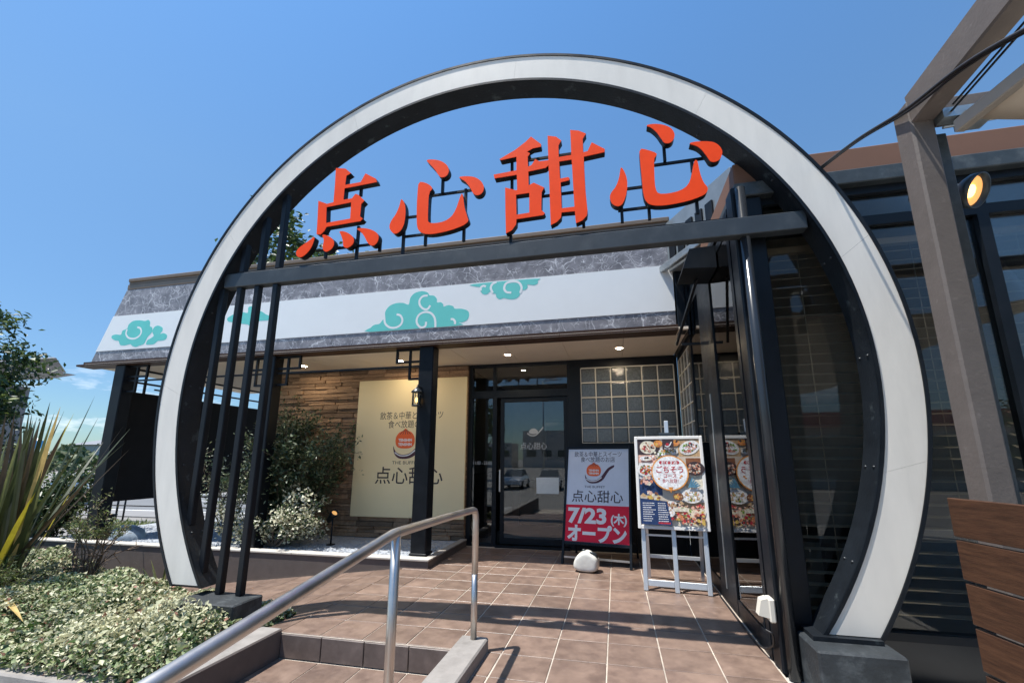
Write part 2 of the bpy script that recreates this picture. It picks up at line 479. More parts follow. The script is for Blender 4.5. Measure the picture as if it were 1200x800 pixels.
    def lathe(s, prof, c, n=20, mi=0, axis=None, smooth=True):
        """profile [(r, h)] turned about axis through c"""
        c = Vector(c); ax = (axis or Vector((0,0,1))).normalized()
        a = ax.orthogonal().normalized(); b = ax.cross(a)
        V = []; F = []
        for r, h in prof:
            for k in range(n):
                t = 2*math.pi*k/n
                V.append(c + ax*h + a*r*math.cos(t) + b*r*math.sin(t))
        for i in range(len(prof)-1):
            for k in range(n):
                F.append((i*n+k, i*n+(k+1)%n, (i+1)*n+(k+1)%n, (i+1)*n+k))
        return s.add(V, F, mi, smooth)
    def mesh(s, name, mats, off=(0,0,0)):
        me = bpy.data.meshes.new(name)
        me.from_pydata([(v[0]-off[0], v[1]-off[1], v[2]-off[2]) for v in s.v], [], s.f)
        for m in (mats if isinstance(mats, (list, tuple)) else [mats]): me.materials.append(m)
        me.polygons.foreach_set('material_index', s.m)
        me.polygons.foreach_set('use_smooth', s.sm)
        me.update()
        return me
    def build(s, name, mats, parent=None, local=False):
        off = (0,0,0)
        if parent is not None and not local:
            q = parent; off = Vector((0,0,0))
            while q is not None: off = off + q.location; q = q.parent
        o = bpy.data.objects.new(name, s.mesh(name, mats, off))
        COL.objects.link(o)
        if parent is not None: o.parent = parent
        return o

def root(name, loc, label, cat, group=None, kind=None, rz=0.0):
    o = bpy.data.objects.new(name, None); COL.objects.link(o)
    o.location = loc; o.rotation_euler = (0, 0, rz); o.empty_display_size = .2
    tag(o, label, cat, group, kind)
    return o
def tag(o, label=None, cat=None, group=None, kind=None):
    if label: o['label'] = label
    if cat: o['category'] = cat
    if group: o['group'] = group
    if kind: o['kind'] = kind
    return o
def struct(o): o['kind'] = 'structure'; return o
def children(o): return [c for c in bpy.data.objects if c.parent == o]
def copy_tree(o, parent=None):
    c = o.copy(); COL.objects.link(c)
    if parent is not None: c.parent = parent
    for ch in children(o): copy_tree(ch, c)
    return c
def piece(name, me, parent, loc, rot=None):
    o = bpy.data.objects.new(name, me); COL.objects.link(o); o.parent = parent; o.location = loc
    if rot: o.rotation_euler = rot
    return o

def catmull(p, n=4, closed=False):
    out = []; N = len(p)
    rngN = N if closed else N-1
    for i in range(rngN):
        if closed: a, b, c, d = p[(i-1)%N], p[i], p[(i+1)%N], p[(i+2)%N]
        else: a, b, c, d = p[max(i-1,0)], p[i], p[i+1], p[min(i+2,N-1)]
        for k in range(n):
            t = k/n
            out.append(tuple(.5*((2*b[j])+(-a[j]+c[j])*t+(2*a[j]-5*b[j]+4*c[j]-d[j])*t*t+(-a[j]+3*b[j]-3*c[j]+d[j])*t**3) for j in range(len(b))))
    if not closed: out.append(tuple(p[-1]))
    return out

def text_mesh(body, size, bold=0.0, spacing=1.0):
    cu = bpy.data.curves.new('lettering', 'FONT'); cu.body = body; cu.size = size
    cu.align_x = 'CENTER'; cu.align_y = 'CENTER'; cu.offset = bold; cu.space_character = spacing
    cu.resolution_u = 3
    ob = bpy.data.objects.new('lettering', cu); COL.objects.link(ob)
    bpy.context.view_layer.update()
    dg = bpy.context.evaluated_depsgraph_get()
    me = bpy.data.meshes.new_from_object(ob.evaluated_get(dg))
    V = [tuple(v.co) for v in me.vertices]; F = [tuple(p.vertices) for p in me.polygons]
    bpy.data.objects.remove(ob); bpy.data.curves.remove(cu); bpy.data.meshes.remove(me)
    return V, F
def put_text(mb, body, cx, cz, y, size, mi=0, width=None, bold=0.0, sx=1.0, shear=0.0):
    V, F = text_mesh(body, size, bold)
    if not V: return
    xs = [v[0] for v in V]; zs = [v[1] for v in V]
    w = max(xs)-min(xs); mx = (max(xs)+min(xs))/2; mz = (max(zs)+min(zs))/2
    k = sx if width is None else width/w
    V2 = [((v[0]-mx)*k+cx+(v[1]-mz)*shear, y, v[1]-mz+cz) for v in V]
    G = []
    for f in F:
        a, b, c = (V2[i] for i in f[:3])
        G.append(f if (b[0]-a[0])*(c[2]-a[2])-(b[2]-a[2])*(c[0]-a[0]) > 0 else tuple(reversed(f)))
    mb.add(V2, G, mi)

def leaves_mesh(name, C, N, T, L, W, mi, mats, fold=0.25):
    """one 4-vert folded leaf per centre: C centre, N face normal, T length direction"""
    N = N/np.linalg.norm(N, axis=1, keepdims=True)
    T = T-(T*N).sum(1, keepdims=True)*N; T = T/(np.linalg.norm(T, axis=1, keepdims=True)+1e-9)
    B = np.cross(N, T); L = L[:, None]; W = W[:, None]
    v0 = C-T*L*.5; v2 = C+T*L*.5
    v1 = C-B*W*.5+N*W*fold; v3 = C+B*W*.5+N*W*fold
    V = np.stack([v0, v1, v2, v3], 1).reshape(-1, 3)
    n = len(C); me = bpy.data.meshes.new(name)
    me.vertices.add(n*4); me.vertices.foreach_set('co', V.astype(np.float32).ravel())
    me.loops.add(n*6); me.polygons.add(n*2)
    b = np.arange(n)[:, None]*4
    idx = (b+np.array([[0, 2, 1, 0, 3, 2]])).ravel()
    me.loops.foreach_set('vertex_index', idx.astype(np.int32))
    me.polygons.foreach_set('loop_start', np.arange(0, n*6, 3, dtype=np.int32))
    me.polygons.foreach_set('loop_total', np.full(n*2, 3, dtype=np.int32))
    me.polygons.foreach_set('material_index', np.repeat(mi, 2).astype(np.int32))
    for m in mats: me.materials.append(m)
    me.update(calc_edges=True); me.validate()
    return me
def leaf_obj(name, parent, *a, **k):
    me = leaves_mesh(name, *a, **k)
    o = bpy.data.objects.new(name, me); COL.objects.link(o)
    if parent is not None: o.parent = parent
    return o
def unit(n):
    v = rng.normal(size=(n, 3)); return v/np.linalg.norm(v, axis=1, keepdims=True)

# ================================================================ setting
TX, TY = 0.42, 0.381
gr = struct(MB().box(-600, -600, -1.2, 600, 900, -0.75).build('ground', M['asphalt']))
terr = MB()
terr.box(-3.07, 3.655, -0.74, 1.14, 7.80, -0.006)
terr.box(-1.12, -2.0, -0.74, 1.14, 3.655, -0.0061)
terrace = struct(terr.build('terrace_floor', M['grout']))
tile_me = MB().box(-TX/2+.0055, -TY/2+.0055, -.02, TX/2-.0055, TY/2-.0055, 0, 0, .003).mesh('tile', M['tile'])
for i in range(-7, 3):
    for j in range(-14, 11):
        cx = -0.13+TX*(i+.5); cy = 3.66+TY*(j+.5)
        if cy < 3.66 and cx < -1.0: continue
        if j == 10: continue
        piece('tile', tile_me, terrace, (cx, cy, random.uniform(-.0012, .0012)), (random.uniform(-.002, .002), random.uniform(-.002, .002), 0))
slim_me = MB().box(-.052, -TY/2+.0055, -.02, .052, TY/2-.0055, 0, 0, .003).mesh('tile', M['tile'])
for j in range(-14, 0): piece('tile', slim_me, terrace, (-1.031, 3.66+TY*(j+.5), 0))
# last narrow row in front of the doors
row = MB().box(-TX/2+.004, -.06, -.02, TX/2-.004, .06, 0, 0, .0035).mesh('tile', M['tile'])
for i in range(-7, 3):
    piece('tile', row, terrace, (-0.13+TX*(i+.5), 7.53, 0))
# ramp falling away to the left
SL = math.atan(0.122)
ramp_base = MB()
ramp_base.add([(-9, 3.75, -.006-5.93*.122), (-3.07, 3.75, -.0065), (-3.07, 6.02, -.0065), (-9, 6.02, -.006-5.93*.122),
               (-9, 3.75, -1.1), (-3.07, 3.75, -.74), (-3.07, 6.02, -.74), (-9, 6.02, -1.1)],
              [(0, 1, 2, 3), (7, 6, 5, 4), (0, 4, 5, 1), (1, 5, 6, 2), (2, 6, 7, 3), (3, 7, 4, 0)])
ramp = struct(ramp_base.build('ramp_floor', M['grout']))
for i in range(1, 13):
    for j in range(6):
        x = -3.07-TX*(i-.5)*math.cos(SL)
        piece('tile', tile_me, ramp, (x, 3.70+TY*(j+.5), -(-3.07-x)*.122), (0, -SL, 0))
# stair flight between the two kerbs
st = MB()
st.box(-3.03, 1.75, -.74, -1.33, 3.640, -.206)
st.box(-3.03, -1.5, -.74, -1.33, 1.742, -.406)
stairs = struct(st.build('stair_flight', M['grout']))
ris_me = MB().box(-.206, -.012, .004, .206, .008, .194, 0, .004).mesh('riser', M['riser'])
for k, x in enumerate((-2.82, -2.40, -1.98, -1.56)):
    piece('riser', ris_me, stairs, (x, 3.642, -.2))
    piece('riser', ris_me, stairs, (x, 1.742, -.4))
tread_me = MB().box(-.206, -TY/2+.004, -.02, .206, TY/2-.004, 0, 0, .0035).mesh('tread_tile', M['tile'])
for x in (-2.82, -2.40, -1.98, -1.56):
    for k in range(5): piece('tile', tread_me, stairs, (x, 3.43-TY*k, -.2))
    for k in range(5): piece('tile', tread_me, stairs, (x, 1.53-TY*k, -.4))
struct(MB().box(-9.5, -2.0, -.74, -3.27, 2.98, -.41).build('lower_path', M['concrete']))
struct(MB().box(1.142, -4.0, -.74, 9.0, 3.80, -.03).build('deck_paving', M['concrete']))

# kerbs: low walls beside the stair, each a thing
def kerb(name, x0, y0, z0, x1, y1, z1, label):
    o = MB().box(x0, y0, z0, x1, y1, z1, 0, .012).build(name, [M['kerb']])
    return tag(o, label, 'kerb')
kerb('stair_kerb', -1.325, -1.5, -.5, -1.09, 3.695, .10, 'grey mortar kerb carrying the steel handrail beside the steps')
lk = MB().box(-3.26, -1.5, -.735, -3.032, 3.652, .035, 0, .012)
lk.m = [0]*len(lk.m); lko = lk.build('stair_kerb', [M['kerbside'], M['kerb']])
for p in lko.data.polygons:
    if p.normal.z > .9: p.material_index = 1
tag(lko, 'dark brown kerb edging the planting bed left of the steps', 'kerb')
bk = MB().box(-9.6, 2.93, -.735, -3.27, 3.12, -.22, 0, .014).build('bed_kerb', M['kerb'])
tag(bk, 'long pale grey kerb in front of the leafy ground cover', 'kerb')

# planter along the canopy columns
pl = root('planter', (-6.0, 6.5, 0), 'long raised planter with pale stone cap and blue gravel under the canopy', 'planter')
pw = MB().box(-10.6, 6.0, -1.1, -2.69, 6.10, .098)
pw.box(-2.79, 6.102, -.02, -2.69, 7.62, .097)
pw.build('planter_wall', M['kerbside'], pl)
for k in range(7):
    x1 = -2.68-k*1.14; MB().box(x1-1.134, 5.985, .10, x1, 6.16, .128, 0, .005).build('cap_stone', M['stone_cap'], pl)
MB().box(-2.80, 6.163, .10, -2.68, 7.62, .127, 0, .005).build('cap_stone', M['kerb'], pl)
g = MB().box(-10.6, 6.102, -.1, -2.80, 9.2, .078)
for k in range(5200):
    x = random.uniform(-10.4, -2.85); y = 6.18+(random.random()**1.6)*2.9; r = random.uniform(.010, .024)
    if x > -7.45 and y > 7.6: continue
    a = random.random()*3
    V = [(x+r*math.cos(a+t), y+r*math.sin(a+t)*.8, .078+r*.25) for t in (0, 1.57, 3.14, 4.71)]+[(x+r*.2, y, .078+r*.9)]
    g.add(V, [(0, 1, 4), (1, 2, 4), (2, 3, 4), (3, 0, 4)])
tag(g.build('gravel', M['gravel'], pl), kind='stuff')

# ================================================================ the restaurant
B = root('restaurant_building', (-4.5, 7.7, 0), 'restaurant with white cloud fascia, marble bands and stone wall', 'building')
def slant(z): return -9.55-(5.18-z)*.394
def fascia(name, z0, z1, y0, y1, m, x1=0.95):
    return MB().prism([(slant(z0), z0), (x1, z0), (x1, z1), (slant(z1), z1)], [], y0, y1).build(name, m, B)
fascia('marble_panel', 4.392, 4.94, 6.205, 6.40, M['marble'])
fascia('marble_panel', 3.45, 3.668, 6.205, 6.40, M['marble'])
fascia('fascia_band', 3.67, 4.39, 6.195, 6.40, M['band'])
MB().box(slant(3.4)-.22, 6.12, 3.36, 0.97, 6.42, 3.40, 0, .006).box(slant(3.45)-.10, 6.15, 3.402, 0.965, 6.41, 3.448).build('eave_trim', M['brown'], B)
cor = MB().box(slant(5.0)-.02, 6.199, 4.945, .95, 6.42, 5.06, 0, .01).box(slant(5.1)-.03, 6.202, 5.063, .95, 6.42, 5.10)
cor.box(slant(5.15)-.05, 6.175, 5.103, .96, 6.44, 5.18, 0, .012)
cor.build('cornice', M['bronze'], B)
MB().box(-9.6, 6.44, 3.41, 1.10, 11.2, 5.02).build('roof', M['dark'], B)
MB().box(.972, 6.19, 3.36, 1.10, 6.42, 4.95, 0, .01).box(1.102, 6.2, 3.30, 1.1385, 7.685, 4.90).build('corner_trim', M['black'], B)
sof = MB()
x = -10.25
for k in range(12):
    xn = x+.95; sof.box(x+.003, 6.122, 3.362, min(xn, 1.10)-.003, 7.74 if x > -7.0 else 9.9, 3.40); x = xn
soffit = sof.build('soffit', M['soffit'], B)
for (dx, dy) in ((-1.80, 7.07), (.14, 7.02), (-6.0, 7.08), (-3.9, 7.08)):
    d = MB().lathe([(.05, -.002), (.062, -.006), (.062, 0)], (dx, dy, 3.361), 18, 0)
    d.lathe([(.0001, -.001), (.05, -.001)], (dx, dy, 3.361), 18, 1)
    d.build('downlight', [M['whiteframe'], M['bulbdim']], soffit)

CLOUDS = [
 ([(-4.0, 3.674), (-3.997, 3.752), (-3.932, 3.797), (-3.84, 3.809), (-3.783, 3.875), (-3.738, 3.895), (-3.746, 4.013), (-3.676, 4.111), (-3.556, 4.154), (-3.418, 4.149), (-3.316, 4.111), (-3.292, 4.226), (-3.215, 4.308), (-3.081, 4.332), (-2.975, 4.296), (-2.943, 4.246), (-2.863, 4.233), (-2.807, 4.17), (-2.799, 4.106), (-2.732, 4.106), (-2.686, 4.059), (-2.679, 4.022), (-2.599, 4.044), (-2.512, 4.017), (-2.482, 3.972), (-2.367, 3.962), (-2.259, 3.92), (-2.229, 3.853), (-2.255, 3.771), (-2.333, 3.729), (-2.411, 3.727), (-2.444, 3.67)], [[(-3.755, 3.911), (-3.732, 3.807), (-3.651, 3.734), (-3.543, 3.718), (-3.446, 3.758), (-3.415, 3.842), (-3.456, 3.926), (-3.528, 3.952)], [(-2.973, 4.243), (-3.062, 4.236), (-3.118, 4.168), (-3.105, 4.079), (-3.036, 4.01), (-2.962, 4.004), (-2.92, 4.064)], [(-2.81, 3.676), (-2.828, 3.828), (-2.899, 3.924), (-3.004, 3.955), (-3.106, 3.92), (-3.152, 3.837), (-3.135, 3.75), (-3.065, 3.688), (-2.992, 3.709), (-2.981, 3.782)], [(-2.547, 3.793), (-2.504, 3.79), (-2.469, 3.745), (-2.473, 3.703)]]),
 ([(-2.165, 4.373), (-2.136, 4.327), (-2.051, 4.305), (-2.041, 4.233), (-1.992, 4.18), (-1.923, 4.18), (-1.873, 4.218), (-1.825, 4.177), (-1.784, 4.168), (-1.77, 4.11), (-1.714, 4.069), (-1.646, 4.086), (-1.564, 4.059), (-1.456, 4.056), (-1.389, 4.105), (-1.362, 4.187), (-1.295, 4.194), (-1.255, 4.233), (-1.255, 4.283), (-1.162, 4.26), (-1.095, 4.279), (-1.089, 4.334), (-1.134, 4.369)], [[(-2.041, 4.247), (-2.036, 4.304), (-1.995, 4.326), (-1.952, 4.311)], [(-1.772, 4.374), (-1.841, 4.343), (-1.868, 4.274), (-1.834, 4.189)], [(-1.376, 4.146), (-1.354, 4.242), (-1.403, 4.33), (-1.498, 4.356), (-1.607, 4.335), (-1.642, 4.254), (-1.606, 4.186), (-1.524, 4.167)]]),
 ([(-9.795, 3.936), (-9.787, 3.985), (-9.689, 4.001), (-9.564, 3.987), (-9.543, 4.067), (-9.432, 4.108), (-9.411, 4.188), (-9.306, 4.256), (-9.147, 4.258), (-9.004, 4.234), (-8.929, 4.252), (-8.871, 4.199), (-8.861, 4.117), (-8.795, 4.081), (-8.785, 3.984), (-8.871, 3.894), (-8.896, 3.831), (-8.937, 3.755), (-9.049, 3.729), (-9.122, 3.708), (-9.228, 3.74), (-9.275, 3.775), (-9.41, 3.757), (-9.534, 3.774), (-9.594, 3.859), (-9.701, 3.881)], [[(-9.428, 4.092), (-9.434, 3.994), (-9.346, 3.908), (-9.201, 3.882), (-9.092, 3.924), (-9.051, 4.001), (-9.089, 4.085), (-9.175, 4.117)]]),
 ([(-8.878, 3.751), (-8.857, 3.829), (-8.769, 3.871), (-8.721, 3.916), (-8.777, 3.999), (-8.739, 4.093), (-8.646, 4.112), (-8.54, 4.063), (-8.527, 3.999), (-8.571, 3.938), (-8.478, 3.948), (-8.391, 3.895), (-8.413, 3.817), (-8.523, 3.799), (-8.599, 3.797), (-8.683, 3.739), (-8.817, 3.738)], []),
 ([(-7.024, 4.143), (-6.927, 4.198), (-6.811, 4.241), (-6.706, 4.242), (-6.58, 4.217), (-6.579, 4.325), (-6.475, 4.332), (-6.379, 4.263), (-6.252, 4.207), (-6.176, 4.156), (-6.097, 4.12), (-6.093, 4.044), (-6.194, 4.037), (-6.329, 4.031), (-6.35, 3.942), (-6.469, 3.936), (-6.545, 3.986), (-6.67, 4.01), (-6.796, 4.034), (-6.887, 4.056), (-6.996, 4.08)], []),
]
for poly, swirls in CLOUDS:
    c = MB(); P = catmull(poly, 3, True) if len(poly) < 30 or True else poly
    zt, zb = 4.386, 3.674
    P = [(p[0], min(max(p[1], zb), zt)) for p in P]
    Q = [P[0]]
    for p in P[1:]:
        if math.hypot(p[0]-Q[-1][0], p[1]-Q[-1][1]) > .006: Q.append(p)
    c.prism(Q, [], 6.1932, 6.1948)
    for s_ in swirls: c.ribbon([(p[0], min(max(p[1], zb), zt)) for p in catmull(s_, 5)], .036, 6.1924, 1)
    c.build('cloud_print', [M['teal'], M['band']], B)

# stone wall built stone by stone
sw = MB().box(-7.42, 7.70, .0, -2.735, 7.9, 3.36).build('stone_wall', M['mortar'], B)
svar = []
for k in range(10):
    t = MB().box(-.5, -.5, -.5, .5, .5, .5, 0, .03)
    t.v = [(v[0], v[1]+(random.uniform(-.2, .2) if v[1] < 0 else 0), v[2]+random.uniform(-.035, .035)) for v in t.v]
    svar.append((t.v, t.f, t.mesh('stone', M['stone'])))
z = .085; n_st = 0; rest = MB()
while z < 3.33:
    h = min(random.choice((.048, .058, .068, .08, .095)), 3.355-z)
    if h < .03: break
    x = -7.41-random.random()*.2
    while x < -2.745:
        w = random.uniform(.28, .80); xe = min(x+w, -2.742)
        if -2.742-xe < .1: xe = -2.742
        xs = max(x, -7.415)
        hidden = xs > -5.02 and xe < -2.80 and z > .52 and z+h < 3.05     # covered by the cream sign
        if xe-xs > .05 and not hidden:
            d = random.uniform(.045, .09); sv = random.choice(svar)
            c = ((xs+xe)/2+4.5, -d/2+.012, z+h/2); sc_ = (xe-xs-.007, d, h-.007)
            behind = xs < -4.9 and z < 1.9 and xe < -4.6                 # mostly behind the shrubs
            if n_st < 296 and not (behind and random.random() < .75):
                o = piece('stone', sv[2], sw, c); o.scale = sc_; n_st += 1
            else:
                rest.add([(c[0]-4.5+v[0]*sc_[0], c[1]+7.7+v[1]*sc_[1], c[2]+v[2]*sc_[2]) for v in sv[0]], sv[1])
        x = xe
    z += h
tag(rest.build('stones', M['stone'], sw), kind='stuff')

# columns, tie bar and fretwork brackets
for cx in (-2.95, -5.98, -9.42):
    c = MB().box(cx-.125, 6.19, -.6 if cx < -9 else .05, cx+.125, 6.41, 3.358, 0, .012)
    c.build('column', M['black'], B)
    if cx > -9:
        MB().box(cx-.135, 6.175, .129, cx+.14, 6.425, .16, 0, .004).build('column_base', M['black'], B)
def fret(cx, s):
    f = MB(); y0, y1 = 6.27, 6.31; w = .017
    def v(x, z0, z1): f.box(cx+s*x-w, y0, z0, cx+s*x+w, y1, z1)
    def h(xa, xb, z): f.box(cx+s*xa, y0+.002, z-w, cx+s*xb, y1-.002, z+w)
    v(.33, 2.84, 3.355); v(.57, 3.13, 3.355)
    h(.587, .127, 3.13); h(.347, .127, 2.84); h(.587, .127, 3.337)
    f.build('fretwork', M['black'], B)
fret(-2.95, -1); fret(-5.98, 1); fret(-5.98, -1); fret(-9.42, 1)
MB().box(-5.85, 6.275, 3.035, -3.08, 6.305, 3.065).build('tie_bar', M['black'], B)
MB().box(-9.29, 6.275, 3.035, -6.11, 6.305, 3.065).build('tie_bar', M['black'], B)
# black side screen at the far left end, lattice above
scr = MB().box(-9.56, 6.42, .75, -9.44, 10.2, 2.84).build('side_screen', M['dark'], B)
lt = MB()
for zz in (2.86, 3.08, 3.34): lt.box(-9.52, 6.43, zz-.018, -9.48, 10.2, zz+.018)
yy = 6.75
while yy < 10.2:
    lt.box(-9.519, yy-.018, 2.88, -9.481, yy+.018, 3.32); yy += .62
lt.box(-9.518, 6.95, 2.97, -9.482, 7.2, 3.0)
lt.build('lattice', M['black'], B)
MB().box(-9.55, 10.2, -.7, -9.40, 10.4, 3.36).build('column', M['black'], B)

# entrance doors
Dr = MB()
Dr.box(-2.732, 7.70, 0, -2.66, 7.80, 3.355).box(-.82, 7.70, 0, -.735, 7.80, 3.355)
Dr.box(-2.66, 7.705, 2.69, -.82, 7.795, 2.83).box(-2.66, 7.706, 3.30, -.82, 7.794, 3.354)
Dr.box(-2.25, 7.702, 0, -2.17, 7.798, 2.69).box(-2.25, 7.702, 2.83, -2.19, 7.798, 3.30)
Dr.box(-2.66, 7.705, 0, -2.25, 7.795, .05).box(-2.17, 7.64, 0, -.82, 7.90, .035)
door = Dr.build('entrance_door', M['black'], B)
lf = MB().box(-2.10, 7.735, .05, -2.03, 7.775, 2.68).box(-.90, 7.735, .05, -.825, 7.775, 2.68)
lf.box(-2.03, 7.737, .05, -.90, 7.773, .15).box(-2.03, 7.737, 2.60, -.90, 7.773, 2.68)
lf.build('sliding_leaf', M['black'], door)
MB().box(-2.03, 7.750, .15, -.90, 7.758, 2.60).build('pane', M['glass'], door)
MB().box(-2.66, 7.750, .05, -2.25, 7.758, 2.69).build('pane', M['glass'], door)
MB().box(-2.66, 7.750, 2.83, -2.25, 7.758, 3.30).build('pane', M['glass'], door)
MB().box(-2.19, 7.750, 2.83, -.82, 7.758, 3.30).build('pane', M['glass'], door)
MB().box(-2.12, 7.706, .95, -2.085, 7.733, 1.35, 0, .006).build('handle', M['steel'], door)
# white print on the door glass: bun in a spoon, brand characters, opening hours
ex, ez = -1.47, 2.04
dp = MB().flat([(ex+.68*p, ez+.68*q) for p, q in catmull([(-.13, -.01), (-.08, .06), (0, .09), (.08, .06), (.13, -.01), (.07, -.06), (-.07, -.06)], 3, True)], 7.7485)
dp.build('bun_print', M['glassprint'], door)
MB().ribbon([(ex+.68*p, ez+.68*q) for p, q in catmull([(-.17, -.04), (-.08, -.10), (.05, -.10), (.15, -.02), (.27, .12)], 4)], .02, 7.7482).build('spoon_print', M['glassprint'], door)
dp = MB(); put_text(dp, '点心甜心', -1.47, 1.78, 7.7485, .14, 0, .50); tag(dp.build('lettering', M['glassprint'], door), kind='stuff')
dp = MB(); put_text(dp, '11:00 - 23:00', -2.45, 1.47, 7.7485, .09, 0, .36); tag(dp.build('lettering', M['glassprint'], door), kind='stuff')
nb = MB().box(-1.42, 7.742, .93, -1.01, 7.748, 1.21).build('paper_notice', M['paper'])
nb['label'] = 'pale paper notice taped to the entrance door glass'; nb['category'] = 'notice'
# interior seen through the doors
it = MB()
it.box(-2.9, 7.9, -.03, 1.1, 12, .0).box(-2.9, 12, 0, 1.1, 12.1, 3.4).box(-3.0, 7.9, 0, -2.9, 12, 3.4).box(1.0, 7.9, 0, 1.1, 12, 3.4)
it.build('lobby_wall', M['interior'], B)
MB().box(-2.9, 7.81, 3.405, 1.1, 12, 3.41).build('lobby_ceiling', M['soffit'], B)
MB().box(-2.3, 10.2, 0, -.4, 10.7, 1.05, 0, .02).box(-2.88, 8.5, 0, -2.55, 9.6, 1.25, 0, .02).build('reception_counter', M['dark'], B)
MB().box(-1.9, 11.96, 1.5, -.6, 11.99, 2.6).build('lobby_screen', M['dark'], B)

# glass block window
gb = MB().box(1.088, 7.6915, 0, 1.1395, 7.9, 3.355).box(-.735, 7.70, 0, -.57, 7.9, 3.355).box(-.57, 7.70, 3.19, 1.087, 7.9, 3.354).box(-.57, 7.70, 0, 1.087, 7.9, 1.815).box(1.075, 7.702, 1.815, 1.087, 7.9, 3.19)
gb.build('black_wall', M['black'], B)
gw = MB()
x0, z0, s_ = -.568, 1.817, .2745
for i in range(7): gw.box(x0+i*.2735-.008 if i else x0, 7.692, z0, x0+i*.2735+.010, 7.74, z0+5*s_)
for j in range(6): gw.box(x0+.01, 7.6935, z0+j*s_-.009 if j else z0, x0+6*.2735, 7.739, z0+j*s_+.009)
gwin = gw.build('glass_block_window', mat('pale block mortar', (.66, .63, .56), .7), B)
M['block'] = mat('glass block', (.085, .09, .088), .08, var=.5, vscale=9, bump=.25, bscale=9, rand=.25, spec=.9)
bl = MB().box(-.5, -.5, -.5, .5, .5, .5, 0, .06); blm = bl.mesh('glass_block', M['block'])
for i in range(6):
    for j in range(5):
        o = piece('glass_block', blm, gwin, (x0+(i+.5)*.2735+4.5, 7.725-7.7, z0+(j+.5)*s_)); o.scale = (.25, .05, .25)

# ================================================================ glass dining wing on the right
W = root('glass_wing', (3.0, 5.5, 0), 'dark glazed dining wing with brown roof band and blinds', 'building')
XW, YW = 1.14, 3.95
MB().box(1.20, 3.86, 4.04, 9.5, 10, 4.28, 0, .01).build('roof_fascia', M['roofbrown'], W)
MB().box(1.18, 3.80, 3.90, 9.5, 3.97, 4.036, 0, .008).box(1.18, 3.972, 3.90, 1.30, 7.7, 4.034).build('gutter_trim', M['trimgrey'], W)
cp = MB().box(1.142, 3.80, -.02, 1.245, 3.99, 4.0, 0, .012).box(1.25, 3.83, -.02, 1.40, 3.985, 3.895, 0, .01)
cp.build('corner_post', M['black'], W)
pp = MB().tube([(1.205, 3.755, -.02), (1.205, 3.755, 3.95)], .042, 12)
pp.build('downpipe', mat('glossy black pipe', (.02, .023, .027), .22), W)
MB().box(1.37, 3.74, -.02, 1.42, 3.80, .12, 0, .004).build('pipe_bracket', M['galv'], W)
fr = MB()
fr.box(1.40, 3.88, .245, 9.4, 3.985, .30).box(1.40, 3.885, 3.53, 9.4, 3.98, 3.62).box(1.40, 3.88, 3.83, 9.4, 3.985, 3.898)
for xm in (3.05, 4.7, 6.35, 8.0): fr.box(xm-.04, 3.882, .30, xm+.04, 3.983, 3.53).box(xm-.04, 3.882, 3.62, xm+.04, 3.983, 3.83)
wf = fr.build('window_frame', M['black'], W)
MB().box(1.40, 3.90, -.03, 9.4, 3.98, .243).build('sill_panel', mat('black sill panel', (.016, .017, .018), .35, var=.3, vscale=3), W)
xe = [1.40, 3.01, 4.66, 6.31, 7.96, 9.4]
slat_me = MB().box(-.78, -.024, -.0022, .78, .024, .0022).mesh('slat', M['blind'])
for k in range(5):
    xa, xb = xe[k]+(.08 if k else 0), xe[k+1]
    MB().box(xa, 3.93, .30, xb, 3.938, 3.53).build('pane', M['wglass'], W)
    MB().box(xa, 3.93, 3.62, xb, 3.938, 3.83).build('pane', M['wglass'], W)
    if k < 3:
        bl = MB().box(xa+.03, 4.10, 3.44, xb-.03, 4.16, 3.50)
        for cxx in (xa+.35, xb-.35): bl.tube([(cxx, 4.13, .34), (cxx, 4.13, 3.44)], .004, 4)
        bo = bl.build('blind', M['blind'], W)
        nz = 34
        for j in range(nz):
            o = piece('slat', slat_me, bo, ((xa+xb)/2-3.0, 4.13-5.5, .36+j*.0915), (R(24 if j > 12 else 15)+random.uniform(-.05, .05), 0, 0))
# side wall towards the entrance
sf = MB()
sf.box(XW, 3.99, 0, XW+.10, 7.69, .16).box(XW+.002, 3.99, 3.70, XW+.098, 7.69, 3.78).box(XW, 3.99, 3.84, XW+.10, 7.69, 3.90)
for (ya, yb) in ((3.995, 4.07), (4.93, 5.60), (6.30, 6.42)): sf.box(XW-.004, ya, .0, XW+.11, yb, 3.84)
sf.box(XW+.003, 6.42, .16, XW+.097, 7.69, 1.80).box(XW+.003, 6.42, 3.22, XW+.097, 7.69, 3.70).box(XW+.003, 7.60, 1.8, XW+.097, 7.69, 3.22)
sf.build('side_frame', M['black'], W)
for ya, yb in ((4.07, 4.93), (5.60, 6.30)):
    MB().box(XW+.010, ya, .16, XW+.018, yb, 3.70).build('pane', M['sideglass'], W)
MB().box(XW-.012, 5.30, .16, XW-.005, 5.33, 2.3).build('jamb_strip', M['galv'], W)
bs = MB().box(1.27, 4.12, 3.5, 1.33, 6.2, 3.56).build('blind', M['blind'], W)
sl2 = MB().box(-.024, -1.03, -.0022, .024, 1.03, .0022).mesh('slat', M['blind'])
for j in range(34): piece('slat', sl2, bs, (1.30-3.0, 5.16-5.5, .36+j*.0915), (0, R(14)+random.uniform(-.04, .04), 0))
g2 = MB(); y0g = 6.42; sg = .2843
for i in range(5):
    g2.box(XW+.0, y0g+i*.295-.008 if i else y0g, 1.80, XW+.04, y0g+i*.295+.008 if i < 4 else y0g+i*.295, 3.22)
